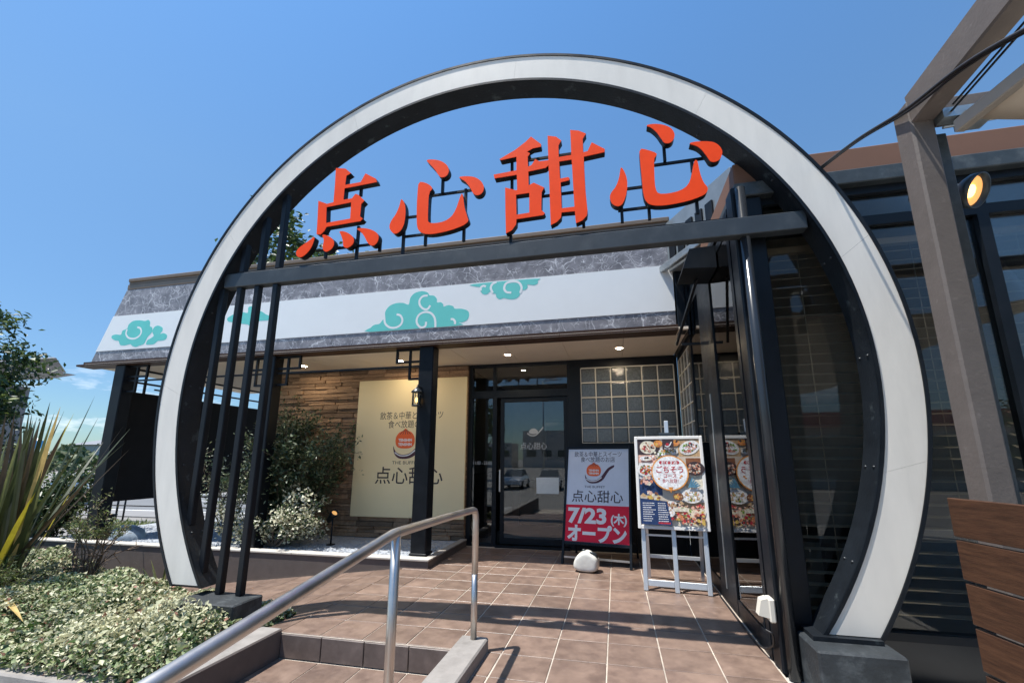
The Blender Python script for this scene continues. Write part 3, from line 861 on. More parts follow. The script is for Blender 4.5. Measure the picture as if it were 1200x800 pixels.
for j in range(6): g2.box(XW+.002, y0g, 1.80+j*sg-.008 if j else 1.80, XW+.039, 7.60, 1.80+j*sg+.008 if j < 5 else 3.22)
gw2 = g2.build('glass_block_window', MATS['pale block mortar'], W)
for i in range(4):
    for j in range(5):
        o = piece('glass_block', blm, gw2, (XW+.035-3.0, y0g+(i+.5)*.295-5.5, 1.80+(j+.5)*sg)); o.scale = (.05, .268, .262)
iw = MB().box(1.25, 7.70, -.02, 9.4, 7.8, 3.9).box(1.25, 3.99, -.04, 9.4, 7.7, -.02).box(9.4, 3.9, -.02, 9.5, 7.8, 3.9).box(1.30, 3.99, 3.905, 9.4, 7.7, 4.03)
iw.build('dining_room', M['interior'], W)
tb = MB()
for k in range(3):
    xx = 2.2+k*2.2
    tb.box(xx-.6, 5.0, .72, xx+.6, 5.8, .76, 0, .006).box(xx-.05, 5.35, 0, xx+.05, 5.45, .72)
tb.build('dining_table', M['dark'], W)

# ================================================================ moon gate with the raised characters
GX, GZ, GY = -1.306, 2.206, 3.65
G = root('moon_gate', (GX, GY, 0), 'big round white gate ring on black frame with red characters', 'gate')
RO, RI, EZ = 3.594, 3.278, 0.315
def arc_pts(r, z_end, n):
    a = math.asin((GZ-z_end)/r)
    return [(-a)+(math.pi+2*a)*k/n for k in range(n+1)], a
def ring_solid(mb, ro, ri, y0, y1, f0=0.0, f1=1.0, n=120, ze=EZ, mi=0):
    ao = math.asin((GZ-ze)/ro); ai = math.asin((GZ-ze)/ri); V = []; F = []
    for k in range(n+1):
        f = f0+(f1-f0)*k/n
        to = -ao+(math.pi+2*ao)*f; ti = -ai+(math.pi+2*ai)*f
        co, so, ci, si = math.cos(to), math.sin(to), math.cos(ti), math.sin(ti)
        V += [(GX+ro*co, y0, GZ+ro*so), (GX+ri*ci, y0, GZ+ri*si), (GX+ri*ci, y1, GZ+ri*si), (GX+ro*co, y1, GZ+ro*so)]
    for k in range(n):
        a, b = 4*k, 4*k+4
        F += [(a, b, b+1, a+1), (a+1, b+1, b+2, a+2), (a+2, b+2, b+3, a+3), (a+3, b+3, b, a)]
    F += [(0, 1, 2, 3), (4*n+3, 4*n+2, 4*n+1, 4*n)]
    mb.add(V, F, mi, False)
rb = MB(); ring_solid(rb, RO, RI, GY+.004, GY+.225)
ringf = rb.build('ring_frame', M['blackworn'], G)
# raised black lips round the white face
lp = MB(); ring_solid(lp, RO+.002, RO-.024, GY-.012, GY+.0035); ring_solid(lp, RI+.024, RI-.002, GY-.0121, GY+.0034)
lp.build('rim', M['black'], ringf)
cuts = [0, .085, .205, .335, .47, .60, .735, .86, 1.0]
for k in range(8):
    t = MB(); ring_solid(t, RO-.0255, RI+.0255, GY-.004, GY+.003, cuts[k]+.00005, cuts[k+1]-.00005, 24, EZ+.02)
    t.build('face_panel', M['acrylic'], G)
bolt_me = MB().lathe([(.0001, .010), (.008, .009), (.011, 0)], (0, 0, 0), 8).mesh('bolt', M['boltblack'])
for f in [.04, .09, .15, .21, .27, .33, .67, .73, .79, .85, .91, .96]:
    a = math.asin((GZ-EZ)/RI); t = -a+(math.pi+2*a)*f
    for yy in (GY+.06, GY+.17):
        piece('bolt', bolt_me, ringf, ((RI-.001)*math.cos(t), yy-GY, GZ+(RI-.001)*math.sin(t)), Vector((-math.cos(t), 0, -math.sin(t))).to_track_quat('Z', 'Y').to_euler())
bx_ = math.sqrt(RI**2-(3.545-GZ)**2)-.01
beam = MB().box(GX-bx_, GY+.03, 3.46, GX+bx_, GY+.13, 3.625, 0, .006)
beam.build('cross_beam', M['blackbeam'], G)
MB().box(GX-bx_+.15, GY+.045, 3.626, GX+bx_-.55, GY+.115, 3.640).build('cable_tray', M['black'], G)
for sx in (-4.325, -4.09, -3.855, -3.615):
    dz = math.sqrt(RI**2-(sx-GX)**2); zb = max(GZ-dz+.0, .305); 
    o = math.sqrt(RI**2-(abs(sx-GX)-.06)**2)
    s_ = MB().box(sx-.033, GY+.046, max(GZ-dz-.05, .255), sx+.033, GY+.112, 3.458, 0, .007)
    s_.box(sx-.033, GY+.046, 3.642, sx+.033, GY+.112, GZ+o-.02, 0, .007)
    s_.build('slat', M['black'], G)
MB().box(-4.10, 3.47, -.45, -3.42, 3.81, .25, 0, .012).build('pedestal', M['slab'], G)
MB().box(1.255, 3.43, -.15, 1.775, 3.79, .30, 0, .014).build('pedestal', M['slab'], G)
MB().box(1.30, 3.60, .30, 1.73, 3.80, .33).build('pedestal_plate', M['blackworn'], G)

GLYPHS = {
 'ten': [
  ([(-2.948, 4.77), (-2.825, 4.744), (-2.751, 4.676), (-2.805, 4.65), (-2.81, 4.536), (-2.618, 4.542), (-2.566, 4.641), (-2.434, 4.556), (-2.417, 4.513), (-2.813, 4.495), (-2.816, 4.353), (-2.709, 4.356), (-2.671, 4.405), (-2.632, 4.387), (-2.553, 4.307), (-2.589, 4.272), (-2.591, 4.122), (-2.555, 4.091), (-2.583, 4.065), (-2.996, 4.05), (-3.019, 4.004), (-3.063, 3.966), (-3.113, 3.976), (-3.122, 4.188), (-3.134, 4.387), (-3.019, 4.332), (-2.938, 4.341), (-2.94, 4.549)], [[(-3.02, 4.293), (-2.714, 4.31), (-2.71, 4.111), (-3.007, 4.097)]]),
  ([(-3.155, 3.942), (-3.181, 3.921), (-3.221, 3.896), (-3.275, 3.866), (-3.314, 3.84), (-3.337, 3.816), (-3.349, 3.791), (-3.349, 3.766), (-3.339, 3.745), (-3.319, 3.728), (-3.297, 3.721), (-3.273, 3.723), (-3.246, 3.735), (-3.218, 3.757), (-3.193, 3.784), (-3.17, 3.816), (-3.152, 3.854), (-3.14, 3.898), (-3.136, 3.928), (-3.14, 3.945)], []),
  ([(-3.025, 3.96), (-2.983, 3.945), (-2.945, 3.925), (-2.913, 3.899), (-2.892, 3.873), (-2.883, 3.846), (-2.884, 3.818), (-2.897, 3.791), (-2.917, 3.77), (-2.946, 3.755), (-2.971, 3.751), (-2.993, 3.76), (-3.009, 3.778), (-3.017, 3.803), (-3.019, 3.834), (-3.013, 3.871), (-3.019, 3.908), (-3.037, 3.948)], []),
  ([(-2.813, 3.974), (-2.771, 3.965), (-2.731, 3.947), (-2.69, 3.919), (-2.662, 3.891), (-2.645, 3.863), (-2.641, 3.836), (-2.649, 3.81), (-2.668, 3.789), (-2.7, 3.77), (-2.728, 3.768), (-2.753, 3.78), (-2.768, 3.803), (-2.772, 3.836), (-2.781, 3.87), (-2.795, 3.904), (-2.809, 3.935), (-2.826, 3.964)], []),
  ([(-2.603, 3.981), (-2.558, 3.979), (-2.507, 3.968), (-2.452, 3.949), (-2.407, 3.925), (-2.372, 3.897), (-2.353, 3.866), (-2.349, 3.834), (-2.355, 3.805), (-2.371, 3.779), (-2.391, 3.763), (-2.415, 3.758), (-2.44, 3.767), (-2.466, 3.79), (-2.489, 3.821), (-2.509, 3.859), (-2.532, 3.895), (-2.56, 3.929), (-2.587, 3.954), (-2.613, 3.972)], []),
 ],
 'shin': [
  ([(-2.106, 4.256), (-2.088, 4.236), (-2.074, 4.208), (-2.062, 4.173), (-2.055, 4.125), (-2.053, 4.065), (-2.057, 4.01), (-2.065, 3.959), (-2.08, 3.92), (-2.1, 3.892), (-2.125, 3.873), (-2.154, 3.865), (-2.18, 3.872), (-2.203, 3.894), (-2.22, 3.919), (-2.229, 3.948), (-2.228, 3.978), (-2.217, 4.01), (-2.199, 4.043), (-2.173, 4.077), (-2.153, 4.116), (-2.137, 4.159), (-2.125, 4.201), (-2.118, 4.244)], []),
  ([(-1.903, 4.433), (-1.866, 4.423), (-1.83, 4.406), (-1.796, 4.382), (-1.774, 4.36), (-1.762, 4.339), (-1.766, 4.321), (-1.785, 4.305), (-1.796, 4.26), (-1.798, 4.186), (-1.798, 4.112), (-1.797, 4.038), (-1.794, 3.986), (-1.791, 3.957), (-1.769, 3.937), (-1.73, 3.929), (-1.686, 3.927), (-1.637, 3.931), (-1.593, 3.943), (-1.556, 3.964), (-1.525, 3.992), (-1.502, 4.029), (-1.481, 4.078), (-1.462, 4.141), (-1.447, 4.188), (-1.436, 4.217), (-1.427, 4.223), (-1.419, 4.205), (-1.41, 4.163), (-1.402, 4.096), (-1.389, 4.037), (-1.372, 3.984), (-1.361, 3.947), (-1.353, 3.924), (-1.353, 3.907), (-1.361, 3.893), (-1.378, 3.88), (-1.403, 3.865), (-1.447, 3.85), (-1.508, 3.834), (-1.573, 3.822), (-1.643, 3.814), (-1.705, 3.81), (-1.762, 3.811), (-1.808, 3.818), (-1.844, 3.831), (-1.873, 3.849), (-1.894, 3.872), (-1.908, 3.903), (-1.915, 3.94), (-1.921, 4.01), (-1.926, 4.114), (-1.928, 4.204), (-1.927, 4.279), (-1.926, 4.347), (-1.923, 4.407)], []),
  ([(-1.829, 4.687), (-1.791, 4.684), (-1.749, 4.675), (-1.705, 4.66), (-1.664, 4.638), (-1.627, 4.608), (-1.601, 4.577), (-1.587, 4.544), (-1.582, 4.515), (-1.587, 4.489), (-1.598, 4.469), (-1.616, 4.455), (-1.637, 4.449), (-1.662, 4.451), (-1.682, 4.463), (-1.698, 4.484), (-1.715, 4.512), (-1.735, 4.546), (-1.76, 4.58), (-1.79, 4.616), (-1.816, 4.648), (-1.838, 4.675)], []),
  ([(-1.451, 4.423), (-1.41, 4.422), (-1.365, 4.415), (-1.316, 4.402), (-1.276, 4.382), (-1.245, 4.357), (-1.22, 4.329), (-1.203, 4.297), (-1.194, 4.266), (-1.195, 4.237), (-1.203, 4.214), (-1.218, 4.195), (-1.238, 4.185), (-1.262, 4.183), (-1.282, 4.189), (-1.3, 4.203), (-1.316, 4.226), (-1.33, 4.257), (-1.35, 4.294), (-1.376, 4.334), (-1.401, 4.365), (-1.426, 4.385), (-1.447, 4.402), (-1.463, 4.416)], []),
 ],
 'ten2': [
  ([(-1.03, 4.559), (-0.865, 4.639), (-0.757, 4.713), (-0.701, 4.764), (-0.597, 4.656), (-0.6, 4.629), (-0.682, 4.625), (-0.745, 4.595), (-0.712, 4.571), (-0.736, 4.539), (-0.733, 4.423), (-0.697, 4.435), (-0.659, 4.496), (-0.618, 4.464), (-0.526, 4.461), (-0.528, 4.561), (-0.53, 4.742), (-0.445, 4.715), (-0.393, 4.661), (-0.422, 4.615), (-0.422, 4.479), (-0.298, 4.481), (-0.299, 4.648), (-0.302, 4.766), (-0.22, 4.743), (-0.148, 4.696), (-0.181, 4.644), (-0.18, 4.491), (-0.138, 4.496), (-0.095, 4.587), (0.028, 4.49), (0.023, 4.459), (-0.176, 4.442), (-0.177, 4.357), (-0.172, 4.095), (-0.158, 3.855), (-0.166, 3.806), (-0.209, 3.762), (-0.27, 3.74), (-0.275, 3.787), (-0.278, 3.868), (-0.405, 3.872), (-0.412, 3.819), (-0.453, 3.777), (-0.512, 3.751), (-0.516, 3.922), (-0.52, 4.201), (-0.525, 4.407), (-0.554, 4.381), (-0.73, 4.368), (-0.727, 4.211), (-0.677, 4.234), (-0.57, 4.164), (-0.597, 4.119), (-0.603, 3.925), (-0.568, 3.886), (-0.584, 3.868), (-0.851, 3.86), (-0.855, 3.804), (-0.896, 3.748), (-0.957, 3.718), (-0.965, 3.984), (-0.969, 4.225), (-0.856, 4.176), (-0.845, 4.179), (-0.848, 4.351), (-1.082, 4.346), (-1.091, 4.39), (-0.852, 4.401), (-0.852, 4.558), (-1.017, 4.546)], [[(-0.856, 4.128), (-0.721, 4.129), (-0.722, 3.912), (-0.851, 3.907)], [(-0.418, 4.43), (-0.295, 4.431), (-0.281, 3.915), (-0.404, 3.915), (-0.408, 4.198), (-0.328, 4.206), (-0.32, 4.226), (-0.332, 4.242), (-0.413, 4.237)]]),
 ],
 'shin2': [
  ([(0.174, 4.264), (0.187, 4.245), (0.2, 4.214), (0.212, 4.172), (0.219, 4.128), (0.22, 4.084), (0.216, 4.034), (0.205, 3.977), (0.19, 3.931), (0.173, 3.894), (0.153, 3.871), (0.13, 3.864), (0.107, 3.869), (0.082, 3.887), (0.065, 3.912), (0.056, 3.946), (0.055, 3.976), (0.062, 4.0), (0.078, 4.027), (0.103, 4.056), (0.124, 4.093), (0.141, 4.139), (0.154, 4.189), (0.163, 4.245)], []),
  ([(0.366, 4.434), (0.401, 4.421), (0.44, 4.401), (0.483, 4.375), (0.502, 4.355), (0.498, 4.341), (0.49, 4.327), (0.479, 4.314), (0.472, 4.262), (0.469, 4.171), (0.467, 4.093), (0.467, 4.028), (0.473, 3.981), (0.484, 3.952), (0.512, 3.935), (0.554, 3.93), (0.602, 3.931), (0.657, 3.938), (0.701, 3.953), (0.736, 3.976), (0.762, 4.009), (0.78, 4.053), (0.796, 4.109), (0.811, 4.178), (0.823, 4.219), (0.833, 4.232), (0.842, 4.232), (0.85, 4.22), (0.855, 4.187), (0.859, 4.133), (0.866, 4.078), (0.878, 4.023), (0.892, 3.982), (0.909, 3.955), (0.916, 3.931), (0.913, 3.911), (0.903, 3.893), (0.888, 3.878), (0.859, 3.863), (0.816, 3.849), (0.766, 3.836), (0.706, 3.826), (0.64, 3.819), (0.567, 3.815), (0.507, 3.817), (0.459, 3.824), (0.422, 3.837), (0.395, 3.856), (0.376, 3.884), (0.364, 3.922), (0.356, 3.987), (0.354, 4.082), (0.352, 4.173), (0.349, 4.262), (0.348, 4.34), (0.348, 4.408)], []),
  ([(0.436, 4.681), (0.469, 4.684), (0.507, 4.679), (0.551, 4.667), (0.591, 4.649), (0.627, 4.625), (0.653, 4.595), (0.669, 4.558), (0.673, 4.523), (0.664, 4.491), (0.651, 4.469), (0.631, 4.456), (0.611, 4.451), (0.589, 4.455), (0.571, 4.47), (0.558, 4.497), (0.542, 4.529), (0.526, 4.566), (0.506, 4.6), (0.482, 4.631), (0.458, 4.655), (0.432, 4.671)], []),
  ([(0.801, 4.417), (0.827, 4.422), (0.867, 4.421), (0.92, 4.414), (0.964, 4.404), (0.999, 4.391), (1.027, 4.37), (1.048, 4.343), (1.061, 4.315), (1.068, 4.285), (1.063, 4.254), (1.049, 4.22), (1.031, 4.199), (1.01, 4.19), (0.989, 4.188), (0.969, 4.194), (0.951, 4.214), (0.937, 4.249), (0.921, 4.282), (0.906, 4.313), (0.888, 4.342), (0.866, 4.368), (0.838, 4.389), (0.805, 4.406)], []),
 ],
}
SUPPORTS = {
 'ten': [((-2.669, 4.547), (-2.659, 4.433)), ((-2.668, 4.06), (-2.645, 3.711)), ((-3.046, 3.822), (-3.039, 3.722)), ((-2.385, 3.828), (-2.378, 3.73)), ((-3.188, 3.838), (-2.518, 3.843))],
 'shin': [((-2.114, 3.935), (-2.101, 3.719)), ((-1.855, 3.888), (-1.85, 3.734)), ((-1.43, 3.907), (-1.425, 3.734)), ((-1.686, 4.528), (-1.678, 4.327)), ((-1.421, 4.334), (-1.415, 3.993)), ((-1.846, 4.334), (-1.342, 4.325)), ((-2.117, 4.113), (-1.938, 4.101)), ((-2.134, 3.886), (-1.883, 3.88))],
 'ten2': [((-0.919, 4.629), (-0.918, 4.238)), ((-0.202, 3.82), (-0.204, 3.735)), ((-0.929, 3.74), (-0.929, 3.714)), ((-0.763, 4.583), (-0.287, 4.584)), ((-0.617, 4.146), (-0.266, 4.144)), ((-0.915, 4.413), (-0.915, 4.403))],
 'shin2': [((0.164, 3.913), (0.156, 3.74)), ((0.413, 3.892), (0.404, 3.736)), ((0.836, 3.903), (0.826, 3.742)), ((0.587, 4.532), (0.578, 4.329)), ((0.826, 4.309), (0.814, 4.179)), ((0.482, 4.32), (0.965, 4.318)), ((0.208, 4.107), (0.368, 4.103)), ((0.127, 3.888), (0.406, 3.879))],
}

for key in ('ten', 'shin', 'ten2', 'shin2'):
    body = MB(); face = MB()
    for outer, holes in GLYPHS[key]:
        o_ = [tuple(p) for p in outer]
        if len(o_) > 16 and not holes and key != 'ten': o_ = o_
        if len(o_) <= 24 and not holes: o_ = catmull(o_, 2, True)
        body.prism(o_, holes, GY+.0165, GY+.085)
        face.prism(o_, holes, GY+.010, GY+.016)
    ch = body.build('character', M['black'], G)
    face.build('character_face', M['red'], ch)
    for k, (a, b) in enumerate(SUPPORTS[key]):
        sp = MB(); vert = abs(a[1]-b[1]) > abs(a[0]-b[0]); y = GY+(.100 if vert else .1125)
        if vert:
            zlo, zhi = sorted((a[1], b[1])); xm = (a[0]+b[0])/2
            if zlo < 3.72: zlo = 3.626
            sp.box(xm-.014, y-.014, zlo, xm+.014, y+.012, zhi)
        else:
            zm = (a[1]+b[1])/2; sp.box(min(a[0], b[0]), y, zm-.012, max(a[0], b[0]), y+.02, zm+.012)
        sp.build('character_support', M['black'], ch)

# ================================================================ handrail
HX = -1.2
Hr = root('handrail', (HX, 2.3, .1), 'brushed steel tube handrail beside the steps', 'handrail')
path = [(HX, 3.63, .6), (HX, 3.63, 1.02), (HX, 3.622, 1.075), (HX, 3.595, 1.110), (HX, 3.55, 1.122), (HX, 2.9, 1.138), (HX, 2.27, 1.148), (HX, 2.20, 1.146), (HX, 2.1, 1.132), (HX, 1.0, .975), (HX, -.4, .775)]
MB().tube(path, .027, 16).build('rail', M['steel'], Hr)
MB().tube([(HX, 3.63, .1), (HX, 3.63, .605)], .0262, 14).build('rail_post', M['steel'], Hr)
MB().tube([(HX, 2.245, .1), (HX, 2.245, 1.135)], .0262, 14).build('rail_post', M['steel'], Hr)
MB().tube([(HX, -.3, .1), (HX, -.3, .79)], .0262, 14).build('rail_post', M['steel'], Hr)
wj = MB().lathe([(.0278, -.004), (.0285, 0), (.0278, .004)], (HX, 2.24, 1.147), 16, 0, Vector((0, 1, 0)))
wj.build('weld_ring', M['galv'], Hr)

# ================================================================ cream wall sign
def brand(mb, cx, y, z0, W_, mi_ink, mi_bun, mi_spoon, mi_white, words=True, scale=1.0):
    """lines of writing, bun in spoon and brand characters; W_ is the width of the lettering block, z0 its middle"""
    k = W_/1.62
    put_text(mb, '飲茶＆中華とスイーツ', cx, z0[0], y, .19*k, mi_ink, 1.55*k)
    put_text(mb, '食べ放題のお店', cx, z0[1], y, .19*k, mi_ink, 1.12*k)
    bun = catmull([(0, .56), (.06, .51), (.15, .47), (.22, .38), (.235, .27), (.20, .17), (.10, .12), (-.10, .12), (-.20, .17), (-.235, .27), (-.22, .38), (-.15, .47), (-.06, .51)], 3, True)
    bx, bz = cx-.12*k, z0[2]
    sp_o = [(-.28, .17), (-.22, .05), (-.08, -.02), (.10, .0), (.24, .10), (.36, .26), (.46, .38), (.60, .46), (.66, .47), (.64, .40), (.52, .32), (.42, .18), (.30, .0), (.12, -.10), (-.10, -.11), (-.22, -.04), (-.27, .06)]
    mb.flat([(bx+p[0]*k, bz+p[1]*k) for p in catmull(sp_o, 3, True)], y-.0006, mi_spoon)
    mb.ribbon([(bx+p[0]*k, bz+p[1]*k) for p in catmull([(-.24, .03), (-.1, -.045), (.1, -.03), (.26, .08)], 4)], .025*k, y-.0010, mi_white)
    mb.flat([(bx+p[0]*k, bz+p[1]*k) for p in bun], y-.0012, mi_bun)
    for a in (-.10, -.05, 0, .05, .10):
        mb.ribbon([(bx+a*.35*k, bz+.53*k), (bx+a*.9*k, bz+.47*k), (bx+a*1.3*k, bz+.43*k)], .012*k, y-.0016, mi_spoon)
    put_text(mb, 'TENSHIN', bx, bz+.30*k, y-.0017, .085*k, mi_white, .33*k, .003*k)
    put_text(mb, 'TENSHIN', bx, bz+.205*k, y-.0017, .085*k, mi_white, .33*k, .003*k)
    put_text(mb, 'THE BUFFET', cx-.08*k, z0[3], y, .10*k, mi_ink, .66*k)
    put_text(mb, '点心甜心', cx, z0[4], y, .40*k, mi_ink, 1.62*k, .002*k)
ws = root('wall_sign', (-3.95, 7.62, 1.8), 'large cream sign panel with bun in spoon mounted on the stone wall', 'sign')
MB().box(-5.07, 7.595, .46, -2.745, 7.64, 3.11, 0, .006).build('panel', M['cream'], ws)
wp = MB(); brand(wp, -3.88, 7.5945, (2.385, 2.215, 1.645, 1.475, 1.235), 1.40, 0, 1, 2, 3)
wp.build('print', [M['ink'], M['bun'], M['spoon'], M['white']], ws)

# ================================================================ A-frame sign
def local_print(mb, f):
    mb.v = [f(v) for v in mb.v]; return mb
AS = root('a_frame_sign', (-.345, 6.635, 0), 'black A-frame sign announcing the opening, red and pale blue', 'sign', rz=R(-9.8))
LE = R(14)
def lean(v, a=LE): return (v[0], v[2]*math.sin(a)+v[1]*math.cos(a), v[2]*math.cos(a)-v[1]*math.sin(a))
def lbuild(mb, name, m, par, a=LE):
    mb.v = [lean(v, a) for v in mb.v]; return mb.build(name, m, par, local=True)
fr_ = MB()
fr_.box(-.525, -.018, 0, -.488, .018, 1.79, 0, .004).box(.488, -.018, 0, .525, .018, 1.79, 0, .004)
fr_.box(-.488, -.017, 1.75, .488, .017, 1.79).box(-.488, -.017, .285, .488, .017, .325)
lbuild(fr_, 'frame', M['black'], AS)
rl = MB()
for x in (-.5, .5): rl.bar((x, .455, 1.72), (x, .80, .0), .03, .03)
rl.bar((-.5, .755, .22), (.5, .755, .22), .025, .025)
rl.build('rear_legs', M['black'], AS, local=True)
bt = MB().bar((-.49, .03, .10), (.49, .03, .10), .02, .025); bt.build('foot_rail', M['galv'], AS, local=True)
pb = MB().box(-.487, -.006, .326, .487, .008, 1.749); po = lbuild(pb, 'poster_board', M['asign_pale'], AS)
ap = MB(); ap.flat([(-.486, .327), (.486, .327), (.486, .865), (-.486, .865)], -.0072, 4)
brand(ap, 0.0, -.0075, (1.665, 1.58, 1.255, 1.145, 1.0), .80, 0, 1, 2, 3)
put_text(ap, '7/23', -.15, .705, -.0085, .30, 3, .60, .012)
put_text(ap, '(木)', .335, .665, -.0085, .16, 3, .24, .006)
put_text(ap, 'オープン', 0.0, .455, -.0085, .26, 3, .90, .012)
lbuild(ap, 'print', [M['ink'], M['bun'], M['spoon'], M['white'], M['asign_red']], AS)

# white stone-like weight at its foot
wt = MB()
prof = [(-.17, 0), (-.185, .10), (-.15, .20), (-.06, .29), (.03, .31), (.09, .27), (.16, .23), (.185, .16), (.17, .05), (.14, 0)]
V = []; F = []; n = len(prof); ys = [-.115, -.10, -.06, 0, .06, .10, .115]; sc_ = [.72, .90, .985, 1, .985, .90, .72]
for y, s_ in zip(ys, sc_):
    for p in prof: V.append((p[0]*s_, y, .14+(p[1]-.14)*s_ - (1-s_)*.02))
for i in range(len(ys)-1):
    for k in range(n): F.append((i*n+k, (i+1)*n+k, (i+1)*n+(k+1)%n, i*n+(k+1)%n))
F += [tuple(range(n-1, -1, -1))[::-1], tuple((len(ys)-1)*n+k for k in reversed(range(n)))]
wt.add([(v[0], v[1], max(v[2], .004)) for v in V], F, 0, True)
wo_ = wt.build('sign_weight', M['rock']); wo_.location = (-.46, 6.36, 0); wo_.rotation_euler = (0, 0, R(-8)); wo_.scale = (1, 1, .93)
md = wo_.modifiers.new('soft', 'SUBSURF'); md.levels = md.render_levels = 2
hd_ = MB().tube([(.05, -.05, .262), (.09, -.052, .283), (.14, -.045, .262), (.165, -.035, .215)], .020, 8).build('handle', M['lampbody'], wo_, local=True)
MB().lathe([(.028, 0), (.028, .02), (.0001, .022)], (-.03, 0, .292), 12).build('filler_cap', M['lampbody'], wo_, local=True)
tag(wo_, 'white rounded weight resting at the foot of the A-frame sign', 'weight')

# ================================================================ easel and food poster
EA = root('easel', (.65, 5.60, 0), 'silver three-legged easel holding the food poster', 'easel', rz=R(-5.5))
LB = R(7)
for x in (-.355, .0, .355):
    l = MB().box(x-.027, -.02, .0, x+.027, .012, 1.72 if x else 2.05, 0, .006)
    lbuild(l, 'leg', M['silver'], EA, LB)
cb = MB().box(-.327, -.016, .055, -.028, .010, .125, 0, .004).box(.028, -.016, .055, .327, .010, .125, 0, .004)
lbuild(cb, 'crossbar', M['silver'], EA, LB)
rr = MB(); 
for x in (-.33, .33): rr.bar((x, .22, 1.70), (x*1.0, .62, 0.0), .04, .03)
rr.bar((-.33, .56, .28), (.33, .56, .28), .03, .04).bar((-.33, .10, .62), (.33, .10, .62), .03, .02)
rr.build('rear_leg', M['silver'], EA, local=True)
lbuild(MB().box(-.10, -.06, 1.842, .10, .012, 1.885, 0, .005), 'clamp', M['lampbody'], EA, LB)
FP = root('food_poster', (.65, 5.58, 0), 'white framed poster of dishes standing on the easel', 'poster', rz=R(-5.5))
ff = MB()
ff.box(-.415, -.05, .70, -.375, -.021, 1.84, 0, .006).box(.375, -.05, .70, .415, -.021, 1.84, 0, .006)
ff.box(-.3748, -.0495, 1.80, .3748, -.0215, 1.8395, 0, .004).box(-.3748, -.0495, .7005, .3748, -.0215, .745, 0, .004)
lbuild(ff, 'frame', M['whiteframe'], FP, LB)
lbuild(MB().box(-.3745, -.040, .7455, .3745, -.024, 1.7995), 'board', mat('cream poster ground', (.60, .52, .42), .4), FP, LB)
PC = [mat('print white', (.75, .73, .69), .4, var=.4, vscale=38, bump=.0), mat('print navy', (.018, .04, .12), .4, var=.4, vscale=38, bump=.0), mat('print cream', (.72, .66, .52), .4, var=.4, vscale=38, bump=.0), mat('print orange', (.70, .27, .05), .4, var=.4, vscale=38, bump=.0),
      mat('print crimson', (.45, .03, .04), .4, var=.4, vscale=38, bump=.0), mat('print salmon', (.66, .25, .14), .4, var=.4, vscale=38, bump=.0), mat('print brown', (.24, .09, .035), .4, var=.4, vscale=38, bump=.0), mat('print green', (.16, .30, .05), .4, var=.4, vscale=38, bump=.0),
      mat('print gold', (.62, .42, .10), .4, var=.4, vscale=38, bump=.0), mat('print dark', (.05, .03, .03), .4, var=.4, vscale=38, bump=.0), mat('print blue', (.10, .25, .36), .4, var=.4, vscale=38, bump=.0), mat('print tan', (.52, .34, .18), .4, var=.4, vscale=38, bump=.0), mat('print pale', (.82, .82, .82), .4, var=.4, vscale=38, bump=.0), mat('print pink', (.70, .42, .33), .4, var=.4, vscale=38, bump=.0)]
fp = MB(); yy0 = -.0402
ly = [0]
def Lr(): ly[0] += 1; return yy0-.00006*ly[0]
rnd = random.Random(4)
def plate(cx, cz, rx, rz_, rim, cols, nb, rot=0.0, br=.022):
    fp.disc(cx, cz, Lr(), rx, rz_, rim, 22, rot); fp.disc(cx, cz, Lr(), rx*.84, rz_*.80, 12 if rim == 0 else rim, 20, rot)
    food(cx, cz, rx*.74, rz_*.68, cols+[9], int(nb*2.4), br*.68, rot)
def food(cx, cz, rx, rz_, cols, nb, br, rot=0.0):
    for _ in range(nb):
        a = rnd.random()*6.28; q = math.sqrt(rnd.random()); u, w = rx*q*math.cos(a), rz_*q*math.sin(a)
        r = br*rnd.uniform(.4, 1.1)
        x_ = cx+u*math.cos(rot)-w*math.sin(rot); z_ = cz+u*math.sin(rot)+w*math.cos(rot)
        x_ = min(max(x_, -.365+r), .365-r); z_ = min(max(z_, .757+r), 1.79-r)
        fp.disc(x_, z_, Lr(), r, r*rnd.uniform(.55, .95), rnd.choice(cols), 9, rnd.random()*3, .18)
# coloured grounds behind the dishes
for (xa, za, xb, zb, c) in ((-.373, 1.60, -.10, 1.798, 9), (-.10, 1.70, .12, 1.798, 2), (.12, 1.58, .373, 1.798, 11), (-.373, 1.50, -.16, 1.60, 13), (-.373, 1.30, -.17, 1.50, 0), (.20, 1.36, .373, 1.56, 6), (.18, 1.22, .373, 1.36, 2), (-.373, 1.10, -.1, 1.30, 1), (.05, 1.0, .373, 1.22, 0), (-.2, .96, .373, 1.03, 11), (-.02, .75, .373, .96, 2)):
    fp.flat([(xa, za), (xb, za), (xb, zb), (xa, zb)], Lr(), c)
plate(-.25, 1.70, .10, .085, 2, [5, 4, 5, 13, 6], 16); plate(-.12, 1.745, .055, .045, 3, [3, 5, 8], 7)
plate(.255, 1.69, .125, .085, 0, [7, 7, 5, 4, 13, 13], 26, .35); plate(.09, 1.75, .05, .04, 3, [3, 8, 5], 6)
plate(.0, 1.64, .12, .05, 0, [7, 3, 8, 2], 14); food(-.12, 1.60, .10, .035, [7, 2, 12], 12, .02)
plate(-.28, 1.555, .075, .03, 12, [12, 0, 2], 7, 0, .026)
plate(-.285, 1.415, .115, .085, 0, [4, 5, 3, 4, 7, 3], 24); plate(.30, 1.43, .11, .085, 9, [5, 13, 6, 5, 2], 24)
food(-.30, 1.27, .08, .06, [13, 5, 2, 13, 6], 20, .026); food(.27, 1.22, .10, .05, [2, 11, 12, 13], 16, .024)
food(-.24, 1.09, .11, .055, [8, 2, 11, 13, 2, 6], 26, .028)
